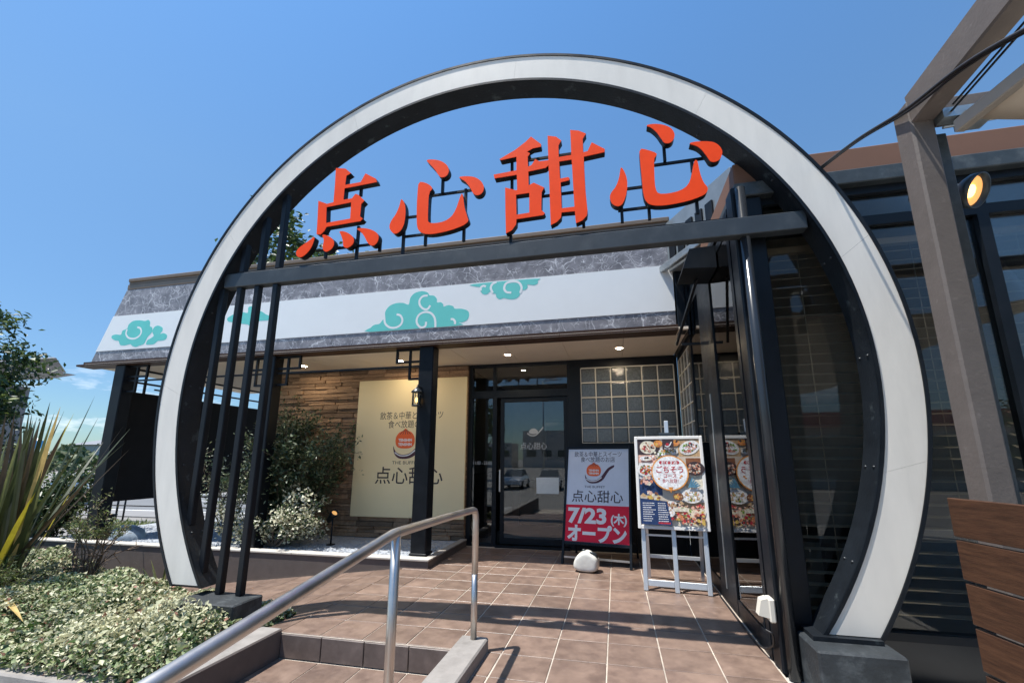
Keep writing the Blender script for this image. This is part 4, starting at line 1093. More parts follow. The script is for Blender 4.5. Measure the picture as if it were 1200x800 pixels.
plate(.235, 1.10, .12, .085, 0, [2, 13, 11, 8, 7], 20); plate(.08, 1.09, .06, .045, 6, [8, 3, 11], 8)
plate(.0, .985, .07, .05, 0, [11, 6, 13], 10); food(.09, .99, .10, .04, [11, 6, 2, 13, 9], 18, .022); food(-.07, 1.0, .05, .04, [6, 13], 6, .026)
food(.18, .86, .19, .10, [4, 5, 3, 7, 2, 13, 6, 8, 9, 5, 4, 13], 95, .022); food(.30, .97, .08, .04, [4, 5, 13], 14, .02)
plate(-.03, .90, .06, .05, 0, [2, 13, 11], 8); fp.flat([(.02, .915), (.19, .915), (.19, .955), (.02, .955)], Lr(), 2)
food(.32, .80, .05, .03, [8, 7, 8], 6, .022)
# blue fish tail accent
for k in range(5): fp.flat([(.20+.012*k, 1.20), (.215+.02*k, 1.20), (.27+.02*k, 1.31-.02*k), (.25+.02*k, 1.315-.02*k)], Lr(), 10)
# navy text panel, lower left
fp.flat([(-.373, .752), (-.01, .752), (-.06, 1.03), (-.373, 1.06)], Lr(), 1)
yt = Lr()
for k in range(9):
    for xa, w in ((-.345, .15), (-.165, .12)):
        zz = 1.0-k*.026; w2 = w*rnd.uniform(.55, 1); xq = xa
        while xq < xa+w2:
            d = rnd.uniform(.008, .02); fp.flat([(xq, zz), (xq+d, zz), (xq+d, zz+.009), (xq, zz+.009)], yt, 12); xq += d+.004
fp.flat([(-.17, .765), (-.03, .765), (-.03, .785), (-.17, .785)], yt, 4)
# round title plate
fp.disc(0, 1.375, Lr(), .222, .218, 3, 44); fp.disc(0, 1.375, Lr(), .208, .205, 2, 44); fp.disc(0, 1.375, Lr(), .202, .20, 12, 44)
for k in range(7): fp.disc(-.10+.033*k, 1.50, Lr(), .022, .022, 4, 12)
put_text(fp, 'おすすめ', 0, 1.50, Lr(), .045, 12, .19, .001)
put_text(fp, 'ごちそう', 0, 1.415, Lr(), .095, 4, .32, .002)
put_text(fp, 'コース', 0, 1.335, Lr(), .06, 4, .15, .0012)
put_text(fp, '食べ放題！', 0, 1.275, Lr(), .055, 4, .19)
fp.disc(-.135, 1.30, Lr(), .014, .01, 3, 8); fp.disc(.135, 1.335, Lr(), .016, .012, 3, 8); fp.disc(.12, 1.315, Lr(), .012, .01, 3, 8)
fp.flat([(-.03, 1.20), (.03, 1.20), (0, 1.13)], Lr(), 3)
# dark red emblem at the top
fp.flat([(-.068, 1.66), (.068, 1.66), (.068, 1.795), (-.068, 1.795)], Lr(), 9)
fp.ribbon(catmull([(-.035, 1.715), (-.015, 1.70), (.015, 1.71), (.045, 1.76)], 4), .012, Lr(), 12); fp.disc(-.006, 1.73, Lr(), .02, .018, 4, 12)
put_text(fp, '点心甜心', 0, 1.678, Lr(), .026, 12, .10)
lbuild(fp, 'print', PC, FP, LB)

# ================================================================ lamps
Ln = root('wall_lantern', (-2.97, 6.1, 2.5), 'small lit glass lantern on the black canopy column', 'lantern')
lc = (-3.04, 6.10)
l = MB().lathe([(.012, .30), (.03, .29), (.085, .235), (.09, .22), (.0001, .22)], (*lc, 2.36), 16)
l.lathe([(.0001, .0), (.07, .0), (.075, .02), (.0001, .02)], (*lc, 2.36), 16)
for k in range(4):
    a = .78+k*1.57; l.tube([(lc[0]+.068*math.cos(a), lc[1]+.068*math.sin(a), 2.38), (lc[0]+.068*math.cos(a), lc[1]+.068*math.sin(a), 2.585)], .005, 5)
l.tube([(*lc, 2.66), (lc[0]+.0, lc[1]+.02, 2.70), (lc[0]+.04, 6.188, 2.66)], .012, 8)
l.build('housing', M['lampbody'], Ln)
MB().lathe([(.062, .02), (.064, .215)], (*lc, 2.362), 16).build('glass', M['lens'], Ln)
MB().lathe([(.0001, 0), (.02, .01), (.026, .04), (.018, .07), (.0001, .085)], (*lc, 2.42), 12).build('bulb', M['bulb'], Ln)

def garden_spot(x, y, z, hz, az, label):
    g_ = root('garden_spotlight', (x, y, z), label, 'spotlight', 'spotlights in the planter gravel')
    MB().tube([(x, y, z), (x, y, z+hz)], .014, 8).box(x-.05, y-.05, z, x+.05, y+.05, z+.02).build('stake', M['black'], g_)
    ax = Vector((math.cos(az)*.75, math.sin(az)*.75, .62)).normalized()
    c = Vector((x, y, z+hz))-ax*.04
    MB().lathe([(.0001, -.12), (.05, -.12), (.055, .03), (.068, .05), (.068, .12), (.058, .12), (.05, .09)], c, 16, 0, ax).build('head', M['black'], g_)
    MB().lathe([(.05, .09), (.0001, .085)], c, 14, 0, ax).build('lens', M['reflector'], g_)
garden_spot(-4.9, 6.85, .08, .50, R(-25), 'black stake spotlight beside the flowering shrub, warm lens showing')
garden_spot(-3.2, 6.75, .08, .55, R(120), 'black stake spotlight behind the foot of the canopy column')

Fl = root('flood_lamp', (2.16, 2.8, 3.1), 'round lit flood lamp on the bracket behind the pergola post', 'lamp')
ax = Vector((.46, -.74, -.44)).normalized(); c = Vector((2.175, 2.86, 3.165))
MB().lathe([(.0001, -.27), (.045, -.27), (.05, -.02), (.075, .0), (.098, .03), (.104, .075), (.096, .075), (.085, .045)], c, 26, 0, ax).build('housing', M['lampbody'], Fl)
MB().lathe([(.085, .045), (.05, .02), (.04, .018)], c, 26, 0, ax).build('reflector', M['reflector'], Fl)
MB().lathe([(.04, .018), (.038, .04), (.0001, .052)], c, 20, 0, ax).build('bulb', M['bulb'], Fl)
MB().tube([c-ax*.06, c+Vector((-.02, .03, -.10)), (2.08, 2.86, 2.98)], .016, 8).box(2.04, 2.84, 2.9, 2.12, 2.88, 3.06).build('arm', M['lampbody'], Fl)

# ================================================================ pergola post, beam, awning
PG = root('pergola', (1.86, 2.66, 0), 'weathered brown pergola post carrying a sloping beam on the right', 'pergola')
pm = MB().box(1.80, 2.60, -.03, 1.92, 2.74, 3.66, 0, .012); pm.build('post', M['post'], PG)
bm = MB().bar((1.865, 2.62, 3.60), (1.90, -3.2, 4.02), .12, .20, 0, .01)
bm.build('beam', M['post'], PG)
MB().bar((1.93, 2.68, 3.60), (5.5, 2.68, 3.60), .10, .13, 0, .008).build('cross_rail', M['post'], PG)
stl = MB().box(1.935, 2.69, 2.55, 2.03, 2.78, 3.47, 0, .006).box(1.935, 2.70, -.03, 2.0, 2.78, 2.55)
stl.build('steel_upright', M['trimgrey'], PG)
bk_ = MB().box(1.93, 2.55, 3.47, 2.25, 2.62, 3.53).box(2.0, 2.50, 3.40, 2.12, 2.60, 3.462)
bk_.tube([(1.95, 2.57, 3.52), (2.6, 2.57, 3.545)], .012, 8).tube([(1.95, 2.60, 3.44), (2.6, 2.58, 3.46)], .008, 8)
bk_.build('bracket', M['galv'], PG)
for k in range(2):
    MB().tube([(1.97, 2.58-.05*k, 3.50+.03*k), (2.0, -3.0, 3.93+.03*k)], .006, 6).build('guide_wire', M['rubber'], PG)
for k in range(3):
    xx = 5.4; yy = 2.66-k*2.9
    MB().box(xx, yy-.06, -.03, xx+.12, yy+.08, 3.6).build('post', M['post'], PG)
MB().box(1.80, -3.3, -.03, 1.92, -3.16, 4.0).build('post', M['post'], PG)
AW = root('awning', (3.6, 0, 3.5), 'beige sagging shade cloth beneath the pergola beam', 'awning')
nx, ny = 22, 40; V = []; F = []
for j in range(ny+1):
    for i in range(nx+1):
        u, v = i/nx, j/ny; y = 2.42-5.4*v; x0_ = 1.94+.66*v; x = x0_+(5.35-x0_)*u
        sagx = -.24*4*u*(1-u); sc_ = abs(math.sin(v*math.pi*5))
        V.append((x, y, 3.34-.19*v+sagx+.25*u*(.55+.45*sc_)-.05*sc_))
for j in range(ny):
    for i in range(nx):
        a = j*(nx+1)+i; F.append((a, a+1, a+nx+2, a+nx+1))
aw = MB().add(V, F, 0, True); awo = aw.build('cloth', M['awning'], AW)
sol = awo.modifiers.new('thick', 'SOLIDIFY'); sol.thickness = .006
MB().bar((1.93, 2.48, 3.345), (2.60, -2.98, 3.15), .05, .075, 0, .006).build('edge_bar', M['awnbar'], AW)

cab = MB().tube(catmull([(1.86, 3.86, 4.08), (1.80, 3.1, 3.80), (1.77, 2.57, 3.575), (1.765, 2.1, 3.43), (1.77, 1.5, 3.14), (1.8, .8, 2.9)], 8), .010, 8)
cab.tube(catmull([(1.86, 3.86, 4.06), (1.80, 3.1, 3.785), (1.775, 2.565, 3.555), (1.78, 2.1, 3.42), (1.79, 1.5, 3.14), (1.81, .8, 2.9)], 8), .007, 8)
tag(cab.build('power_cable', M['rubber']), 'black cable strung from the gate past the pergola post', 'cable')

# slatted timber fence, lower right
TF = root('timber_fence', (1.45, 1.6, 0), 'brown slatted timber fence in the lower right corner', 'fence')
dirv = Vector((.158, -1.0, 0)).normalized(); sd = Vector((dirv.y, -dirv.x, 0))
zt = 1.385
for k in range(8):
    L = 1.75
    a = Vector((1.38+.004*k, 2.2, zt-.0775-k*.168)); b = a+dirv*L
    MB().bar(a, b, .022, .155, 0, .003).build('board', M['wood'], TF)
for t_ in (.62, 1.5):
    q = Vector((1.38, 2.2, 0))+dirv*t_-sd*.035
    MB().box(q.x-.02, q.y-.02, -.03, q.x+.02, q.y+.02, 1.37).build('fence_post', M['galv'], TF)

# socket on the corner post
so = root('outdoor_socket', (1.14, 3.80, .42), 'ivory weatherproof socket box on the black corner pipe', 'socket')
sm = MB().box(1.092, 3.79, .33, 1.138, 3.90, .50, 0, .01)
sm.build('back_plate', M['socket'], so)
hv = MB().add([(1.091, 3.80, .36), (1.091, 3.89, .36), (1.091, 3.89, .50), (1.091, 3.80, .50), (1.02, 3.805, .375), (1.02, 3.885, .375), (1.045, 3.885, .485), (1.045, 3.805, .485)],
              [(0, 1, 2, 3), (7, 6, 5, 4), (4, 5, 1, 0), (5, 6, 2, 1), (6, 7, 3, 2), (7, 4, 0, 3)])
hv.build('rain_hood', M['socket'], so)
MB().tube(catmull([(1.07, 3.845, .37), (1.06, 3.83, .28), (1.10, 3.80, .25), (1.12, 3.93, .12), (1.10, 4.3, .02), (1.105, 5.6, .012)], 6), .008, 6).build('lead', M['rubber'], so)

# sheet metal hood on the wing roof and the wedge lamp over the side door
HD = root('roof_hood', (1.54, 5.0, 4.28), 'grey louvred sheet metal hood on the roof behind the gate', 'vent hood', rz=R(28))
hb = MB().box(0, .03, 0, .30, 1.9, .80, 0, .01).build('casing', M['hoodgrey'], HD, local=True)
for k in range(5): MB().box(-.03, .35+.2*k, .15, -.002, .48+.2*k, .55, 0, .004).build('louvre', M['black'], HD, local=True)
MB().box(-.12, .3, -.0, -.04, 1.7, .10, 0, .01).build('rail', M['galv'], HD, local=True)
WL = root('wedge_lamp', (1.0, 4.6, 3.6), 'black wedge shaped hood lamp on the glass side wall', 'lamp')
wl = MB().add([(.80, 4.50, 3.56), (1.14, 4.50, 3.54), (1.14, 4.95, 3.54), (.80, 4.95, 3.56), (.88, 4.50, 3.78), (1.14, 4.50, 3.79), (1.14, 4.95, 3.79), (.88, 4.95, 3.78)],
              [(3, 2, 1, 0), (4, 5, 6, 7), (0, 1, 5, 4), (1, 2, 6, 5), (2, 3, 7, 6), (3, 0, 4, 7)])
wl.build('hood', M['black'], WL)
MB().bar((.84, 5.6, 3.0), (.99, 4.8, 3.55), .03, .03).bar((.90, 5.6, 3.0), (1.13, 5.6, 3.0), .03, .03).build('stay', M['black'], WL)

# ================================================================ planting
def bed_z(x, y): return -.26+.10*math.sin(x*1.7+.4)*math.sin(y*2.1)*.5+.05*(y-3.1)
def bed_back(x): return 4.15+max(0, -3.6-x)*.26
bd = MB(); nx, ny = 50, 24
for j in range(ny+1):
    for i in range(nx+1):
        x = -11.5+8.23*i/nx; y = 3.155+(bed_back(x)-3.155)*j/ny
        bd.v.append((x, y, bed_z(x, y)))
for j in range(ny):
    for i in range(nx):
        a = j*(nx+1)+i; bd.f.append((a, a+1, a+nx+2, a+nx+1)); bd.m.append(0); bd.sm.append(True)
struct(bd.build('planting_bed', M['soil']))
n = 52000
x = -3.30-(rng.random(n)**1.25)*7.6
bb = 4.15+np.maximum(0, -3.6-x)*.26
t = rng.random(n); y = 2.97+(bb-2.97)*t
edge = np.minimum(1, np.minimum((y-2.88)/.16, np.minimum((-3.22-x)/.15, (bb+.05-y)/.15)))
clump = .5+.5*np.sin(x*5.1+1.3*np.sin(y*4))*np.sin(y*6.3+np.cos(x*3.1))
big = .5+.5*np.sin(x*2.1+.7+1.1*np.sin(y*1.9))*np.sin(y*3.4+1.2*np.cos(x*1.4))
top = .10+.14*clump+.16*big
h = top*np.clip(edge, .5, 1)*(1-rng.random(n)**2.2*.85)
mound = .30*np.exp(-((x+3.95)/.55)**2-((y-3.45)/.22)**2)+.16*np.exp(-((x+5.0)/.9)**2-((y-3.9)/.4)**2)
h = h+mound*(.4+.6*rng.random(n))
zb = -.26+.05*np.sin(x*1.7+.4)*np.sin(y*2.1)+.05*(y-3.1)
C = np.stack([x, y, zb+h], 1)
Nn = unit(n)*1.15+np.array([[-.1, -.25, 1.0]]); T = unit(n); L = rng.uniform(.022, .066, n)*np.where(rng.random(n) < .04, 1.7, 1); Wd = L*rng.uniform(.45, .7, n)
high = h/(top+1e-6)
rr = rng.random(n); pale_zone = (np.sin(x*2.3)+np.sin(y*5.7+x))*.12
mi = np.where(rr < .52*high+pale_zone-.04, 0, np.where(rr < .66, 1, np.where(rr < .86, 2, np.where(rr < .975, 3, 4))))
gc = leaf_obj('ground_cover', None, C, Nn, T, L, Wd, mi, [M['leaf cream'], M['leaf pale'], M['leaf mid green'], M['leaf dark green'], M['leaf pink']])
tag(gc, 'variegated cream and green leafy ground cover behind the pale kerb', 'ground cover', kind='stuff')
# low sprigs at the pedestal
# flax clump of sword leaves
def sword(mb, base, az, tilt, L, w, mi, droop=.3, n=9):
    d = Vector((math.cos(az), math.sin(az), 0)); s_ = Vector((-d.y, d.x, 0)); V = []
    for k in range(n+1):
        f = k/n; out = L*f*math.sin(tilt)*(1+droop*f*.6); up = L*f*math.cos(tilt)-droop*L*f*f*.45
        ww = w*(.55+.9*f)*(1-f**3.2) if f > .0 else w*.5
        ww = max(ww, .002); c = Vector(base)+d*out+Vector((0, 0, up))
        V += [c-s_*ww*.5+d*.0, c-Vector((0, 0, .12*ww))-d*.10*ww, c+s_*ww*.5]
    F = []
    for k in range(n):
        a = 3*k; F += [(a, a+3, a+4, a+1), (a+1, a+4, a+5, a+2)]
    mb.add(V, F, mi)
FMATS = [M['leaf flax green'], M['leaf bronze'], M['leaf flax yellow'], M['leaf straw'], M['leaf olive']]
def flax(loc, nleaf, H, label, seed):
    r_ = random.Random(seed); f = root('flax_plant', loc, label, 'plant'); 
    for k in range(nleaf):
        mb = MB(); az = r_.uniform(0, 6.28); tl = abs(r_.gauss(.24, .18)); L = H*r_.uniform(.6, 1.08)
        b = (loc[0]+r_.uniform(-.22, .22), loc[1]+r_.uniform(-.18, .18), loc[2])
        q = r_.random(); mi = 0 if q < .50 else 1 if q < .84 else 4 if q < .94 else 2 if q < .95 else 3
        sword(mb, b, az, tl, L, r_.uniform(.040, .066), mi, r_.uniform(.0, .22))
        mb.build('leaf', FMATS, f)
    return f
fx = flax((-7.92, 4.25, -.2), 84, 2.6, 'tall bronze flax clump of sword leaves at the left edge', 3)
for (az, tl, L, mi, dr) in ((R(-12), .50, 1.6, 2, .15), (R(10), .62, 1.9, 1, .05), (R(-30), .75, 1.8, 4, .12), (R(40), .55, 2.2, 1, .02), (R(0), .35, 2.3, 1, .03),
                            (R(-35), 1.1, 1.5, 3, .75), (R(-20), 1.25, 1.7, 3, .55), (R(-60), 1.0, 1.2, 3, .8)):
    mb = MB(); sword(mb, (-7.85, 4.15, -.15), az, tl, L, .075, mi, dr); mb.build('leaf', FMATS, fx)
gt = root('grass_tuft', (-6.05, 4.95, -.35), 'small spiky pale grass tuft in front of the planter wall', 'plant')
for k in range(11):
    mb = MB(); sword(mb, (-6.05, 4.95, -.35), random.uniform(0, 6.28), random.uniform(.25, .9), random.uniform(.5, .8), .03, random.choice((0, 4, 4)), .25, 6); mb.build('blade', FMATS, gt)

def twiggy(name, loc, label, cat, H, Rr, nb, nl, mats, wts, lsize, spread=.8, stemr=.012, up=.6, barkm='bark', curl=.3, group=None, flat_=1.0, nsub=5, ratio=.45, lo=.25):
    """woody plant: limbs from the base, side shoots, leaves set along them"""
    rt = root(name, loc, label, cat, group)
    stem = MB(); P = []; D = []
    for b in range(nb):
        az = rng.uniform(0, 6.28); d = np.array([math.cos(az)*spread, math.sin(az)*spread*flat_, up+rng.uniform(0, .6)]); d /= np.linalg.norm(d)
        p = np.array(loc, float); L = H*rng.uniform(.55, 1.05)/max(.35, d[2])*.8; L = min(L, H*1.15, Rr*1.25/max(.05, math.hypot(d[0], d[1])))
        pts = [tuple(p)]; ns = 6
        for s_ in range(ns):
            d = d+rng.normal(size=3)*curl*.35; d /= np.linalg.norm(d); p = p+d*L/ns; pts.append(tuple(p))
            if s_ >= 1:
                for _ in range(nsub):
                    dd = d+rng.normal(size=3)*.75; dd /= np.linalg.norm(dd); l2 = L*.26*rng.uniform(.5, 1.1)
                    e_ = p+dd*l2
                    if _ < 2: stem.tube([tuple(p), tuple(e_)], [stemr*.35, stemr*.15], 4, 0, False)
                    m_ = nl; f = rng.random(m_)[:, None]
                    P.append(p+dd*l2*f+rng.normal(size=(m_, 3))*lsize*.55); D.append(np.repeat(dd[None], m_, 0))
        stem.tube(pts, [stemr*(1-.75*k/ns) for k in range(ns+1)], 6, 0, False)
    stem.build('stem', M[barkm], rt)
    P = np.concatenate(P); D = np.concatenate(D); n = len(P)
    base = np.array(loc); keep = P[:, 2] > base[2]+lo*.2; P = P[keep]; D = D[keep]; n = len(P)
    T = D*.7+unit(n)*.6; N = unit(n)+np.array([[0, 0, .7]])
    L = lsize*rng.uniform(.6, 1.3, n); Wd = L*ratio
    mi = rng.choice(len(mats), size=n, p=np.array(wts)/sum(wts))
    leaf_obj('foliage', rt, P-base, N, T, L, Wd, mi, [M[m] for m in mats])
    return rt
# big shrub against the stone wall
twiggy('leaning_shrub', (-6.0, 6.95, .08), 'large dark green feathery shrub against the stone wall', 'shrub', 2.6, .95, 44, 18,
       ['leaf conifer', 'leaf dark green', 'leaf conifer light', 'leaf grey green'], [4, 3, 2.5, 1], .075, spread=.40, up=.9, stemr=.016, curl=.36, nsub=8, ratio=.36, flat_=.5)
twiggy('flowering_shrub', (-5.7, 6.45, .08), 'low shrub covered in creamy white flowers below the dark shrub', 'shrub', .95, 1.0, 20, 9,
       ['petal white', 'leaf cream', 'leaf mid green', 'leaf conifer light', 'leaf dark green'], [4.5, 1, 1, 1.2, 1.2], .06, spread=.95, up=.35, curl=.55, nsub=5, ratio=.6, flat_=.35)
twiggy('flowering_shrub', (-6.75, 6.5, .08), 'slim white flecked shrub half hidden behind the black gate slats', 'shrub', 2.0, .5, 12, 7,
       ['leaf conifer', 'leaf conifer light', 'petal white', 'leaf grey green'], [3, 2, 1.0, 1], .06, spread=.35, up=.9, curl=.4, nsub=5, ratio=.4, flat_=.6)
# half-dry shrub in front of the planter
twiggy('dry_shrub', (-7.15, 4.75, -.25), 'half dry grey green shrub with bare twigs beside the flax', 'shrub', 1.35, .62, 12, 15,
       ['leaf grey green', 'leaf olive', 'leaf dry', 'leaf mid green', 'leaf lime'], [3, 3, 1, 1.5, 2], .05, spread=.42, up=.9, stemr=.018, curl=.5, nsub=5, ratio=.28, lo=3.6)
twiggy('rosemary_bush', (-7.6, 3.95, -.25), 'low bright green feathery bush at the foot of the flax', 'shrub', .62, .75, 26, 9,
       ['leaf olive', 'leaf mid green', 'leaf lime', 'leaf grey green'], [3, 2.5, 1.5, 2], .05, spread=.75, up=.7, stemr=.007, curl=.3, nsub=4, ratio=.2)
twiggy('rosemary_bush', (-9.0, 4.1, -.25), 'low grey green bush at the left picture edge', 'shrub', .5, .8, 22, 8,
       ['leaf olive', 'leaf grey green', 'leaf dry', 'leaf mid green'], [3, 2.5, 2, 1], .05, spread=.8, up=.6, stemr=.007, curl=.3, nsub=4, ratio=.22)

def tree(name, loc, label, H, Rx, Rz, nclump, nper, lsize, mats, wts, trunk_r=.12, group=None, seed=0, low=.25, parts=True):
    g_ = np.random.default_rng(seed); rt = root(name, loc, label, 'tree', group); base = np.array(loc, float)
    cz = H-Rz; tr = MB()
    tr.tube([(base[0], base[1], base[2]), (base[0]+.05*H*.3, base[1], base[2]+H*.35), (base[0], base[1]+.03*H, base[2]+H*.78)], [trunk_r, trunk_r*.7, trunk_r*.25], 9, 0, False)
    u = g_.normal(size=(nclump, 3)); u /= np.linalg.norm(u, axis=1, keepdims=True)
    rad = g_.uniform(.35, 1.0, nclump)**.6
    cc = u*rad[:, None]*np.array([Rx, Rx, Rz])+np.array([0, 0, cz])
    for k in range(0, nclump, 3):
        e_ = base+cc[k]*.96; s0 = base+np.array([0, 0, H*(.25+.35*g_.random())])
        mid = (s0+e_)/2+np.array([0, 0, .06*H])*g_.random()
        tr.tube([tuple(s0), tuple(mid), tuple(e_)], [trunk_r*.42, trunk_r*.25, trunk_r*.06], 5, 0, False)
    tr.build('trunk', M['bark'], rt)
    cr_ = g_.uniform(.16, .34, nclump)*Rx
    P = np.repeat(cc, nper, 0)+g_.normal(size=(nclump*nper, 3))*np.repeat(cr_, nper)[:, None]*np.array([.62, .62, .45])
    P = P[P[:, 2] > low*H]; n = len(P)
    out = P-np.array([0, 0, cz]); out /= np.linalg.norm(out, axis=1, keepdims=True)
    uu = g_.normal(size=(n, 3)); N = uu*.6+out*.6+np.array([[0, 0, .4]]); T = g_.normal(size=(n, 3))
    L = lsize*g_.uniform(.6, 1.3, n); mi = g_.choice(len(mats), size=n, p=np.array(wts)/sum(wts))
    leaf_obj('crown', rt, P, N, T, L, L*.5, mi, [M[m] for m in mats])
    return rt
TM = ['leaf dark green', 'leaf mid green', 'leaf lime']
tree('broadleaf_tree', (-15.0, 6.2, -.6), 'glossy broad leaved tree at the left picture edge', 6.3, 1.6, 2.9, 110, 120, .15, TM, [5, 4, 1.2], .11, seed=5, low=.12)
twiggy('hedge_bush', (-11.15, 6.4, -.4), 'loose dark bush with upright shoots between tree and flax', 'shrub', 2.45, .9, 20, 13,
       ['leaf dark green', 'leaf mid green', 'leaf lime'], [5, 3, .6], .11, spread=.45, up=.9, stemr=.018, curl=.35, nsub=5, ratio=.42)
tree('roadside_tree', (-13.6, 15.0, -.75), 'tall tree behind the building glimpsed above the gate beam', 13.2, 2.5, 4.2, 90, 60, .30, TM, [4, 4, 1], .22, seed=9, low=.3)
tree('roadside_tree', (-10.6, 16.5, -.75), 'lower tree behind the cornice beside the tall one', 11.2, 2.0, 3.0, 60, 50, .30, TM, [4, 4, 1], .2, seed=12, low=.3)

# small stones and boxes in the planter's far end
dm = MB()
dm.lathe([(.29, 0), (.285, .08), (.24, .17), (.14, .235), (.06, .25), (.0001, .255)], (-9.0, 6.55, .07), 18)
do = dm.build('garden_boulder', M['dome'])
for v in do.data.vertices: v.co.x += .05*math.sin(v.co.y*9+v.co.z*7); v.co.z += .02*math.sin(v.co.x*8) if v.co.z > .1 else 0
tag(do, 'smooth blue grey boulder in the planter gravel', 'boulder')
bb_ = MB().box(-9.78, 6.45, -.05, -9.58, 6.7, .46, 0, .02).box(-9.80, 6.43, .463, -9.56, 6.72, .50, 0, .012)
tag(bb_.build('equipment_box', M['black']), 'small black equipment box at the planter end', 'box')

# ================================================================ road, guard rail, far things
rd = MB().box(-90, 15.5, -.76, -13, 24, -.742); struct(rd.build('road', mat('pale worn asphalt', (.15, .155, .16), .9, var=.12, vscale=.7, bump=.1)))
struct(MB().box(-90, 13.9, -.757, -12, 15.48, -.70).build('pavement', mat('grey pavement', (.22, .215, .21), .9, var=.12, vscale=1)))
rl_ = MB()
for k in range(12): rl_.box(-70+k*5, 19.9, -.738, -67+k*5, 20.05, -.735)
rl_.box(-90, 15.7, -.738, -13, 15.85, -.735); rl_.box(-90, 23.6, -.738, -13, 23.75, -.735)
struct(rl_.build('road_marking', M['roadpaint']))
GRr = root('guard_rail', (-21, 13.0, -.75), 'black pipe guard rail along the road at the left', 'guard rail')
for k in range(9):
    xx = -33+k*2.4
    MB().tube([(xx, 13.0, -.75), (xx, 13.0, .22)], .035, 8).tube([(xx+.35, 13.0, -.75), (xx+.35, 13.0, .22)], .03, 8).build('rail_post', M['black'], GRr)
MB().tube([(-34, 13.0, .20), (-13, 13.0, .20)], .03, 8).tube([(-34, 13.0, -.18), (-13, 13.0, -.18)], .022, 8).build('rail', M['black'], GRr)
ng = 2600; gx = -24+rng.random(ng)*11; gy = 11.3+rng.random(ng)*1.2
Cg = np.stack([gx, gy, -.75+.12*rng.random(ng)], 1)
gs = leaf_obj('grass_strip', None, Cg, unit(ng)*.7+np.array([[0, -1, .2]]), np.tile([[0, 0, 1.0]], (ng, 1))+unit(ng)*.4, rng.uniform(.18, .35, ng), rng.uniform(.03, .06, ng), rng.integers(0, 3, ng), [M['leaf lime'], M['leaf mid green'], M['leaf olive']])
tag(gs, 'bright green grass strip along the road edge', 'grass', kind='stuff')

def house(loc, w, d, h, label, roofm, wallm, name='house'):
    hh = root(name, loc, label, 'house'); X, Y, Z = loc
    MB().box(X-w/2, Y-d/2, Z, X+w/2, Y+d/2, Z+h).build('wall', wallm, hh)
    e_ = .7
    MB().add([(X-w/2-e_, Y-d/2-e_, Z+h), (X+w/2+e_, Y-d/2-e_, Z+h), (X+w/2+e_, Y+d/2+e_, Z+h), (X-w/2-e_, Y+d/2+e_, Z+h), (X-w*.18, Y, Z+h+1.4), (X+w*.18, Y, Z+h+1.4)],
             [(3, 2, 1, 0), (0, 1, 5, 4), (1, 2, 5), (2, 3, 4, 5), (3, 0, 4)]).build('roof', roofm, hh)
    for k in range(3):
        for lv in range(max(1, int(h//3))):
            xx = X-w*.3+k*w*.3; zz = Z+1.1+lv*2.9
            wn = MB().box(xx-.55, Y-d/2-.05, zz, xx+.55, Y-d/2-.003, zz+1.2, 0).build('window', M['whiteframe'], hh)
            MB().box(xx-.48, Y-d/2-.06, zz+.06, xx+.48, Y-d/2-.051, zz+1.14).build('pane', M['block'], wn)
    return hh
# house at the left whose layered eaves show beyond the tree
H1 = root('neighbour_house', (-34.5, 19, -.75), 'house with layered grey eaves behind the left tree', 'house')
MB().box(-41.5, 16.8, -.75, -35.2, 18.6, 5.9).build('wall', M['grey_roof'], H1)
MB().add([(-42, 16, 6.86), (-28.9, 16, 6.83), (-33.2, 19, 6.83), (-42, 19, 6.86), (-42, 16.3, 7.0), (-29.2, 16.05, 6.90), (-36, 18, 7.6), (-42, 18, 7.6)],
         [(3, 2, 1, 0), (0, 1, 5, 4), (4, 5, 6, 7), (1, 2, 6, 5), (2, 3, 7, 6), (3, 0, 4, 7)]).build('roof', M['grey_roof'], H1)
MB().prism([(-42, 6.02), (-31, 6.02), (-29.25, 6.16), (-42, 6.16)], [], 16.0, 17.2).build('eave', M['grey_roof'], H1)
for xx in (-40.4, -38.6, -36.8): MB().box(xx-.5, 16.74, 2.6, xx+.5, 16.797, 4.4).build('window', M['block'], H1)
for (X, Y, w, h, lb) in ((-95, 95, 16, 5.0, 'far pale house on the left horizon, widest of the row'), (-70, 92, 9, 4.2, 'small far house on the horizon left of the screen'), (-120, 80, 12, 5.6, 'far house on the horizon behind the left tree')):
    house((X, Y, -.75), w, 8, h, lb, M['grey_roof'], M['wallpale'])
nf = 9000; a = rng.uniform(R(95), R(165), nf); rr_ = rng.uniform(120, 150, nf)
Cf = np.stack([rr_*np.cos(a), rr_*np.sin(a), -.75+(3.2+2.2*np.sin(a*37)*np.sin(a*61))*rng.random(nf)], 1)
tl = leaf_obj('far_treeline', None, Cf, unit(nf), unit(nf), rng.uniform(1.0, 2.2, nf), rng.uniform(.8, 1.6, nf), rng.integers(0, 2, nf), [M['leaf dark green'], M['leaf grey green']])
tag(tl, 'low line of far trees along the horizon', 'trees', kind='stuff')
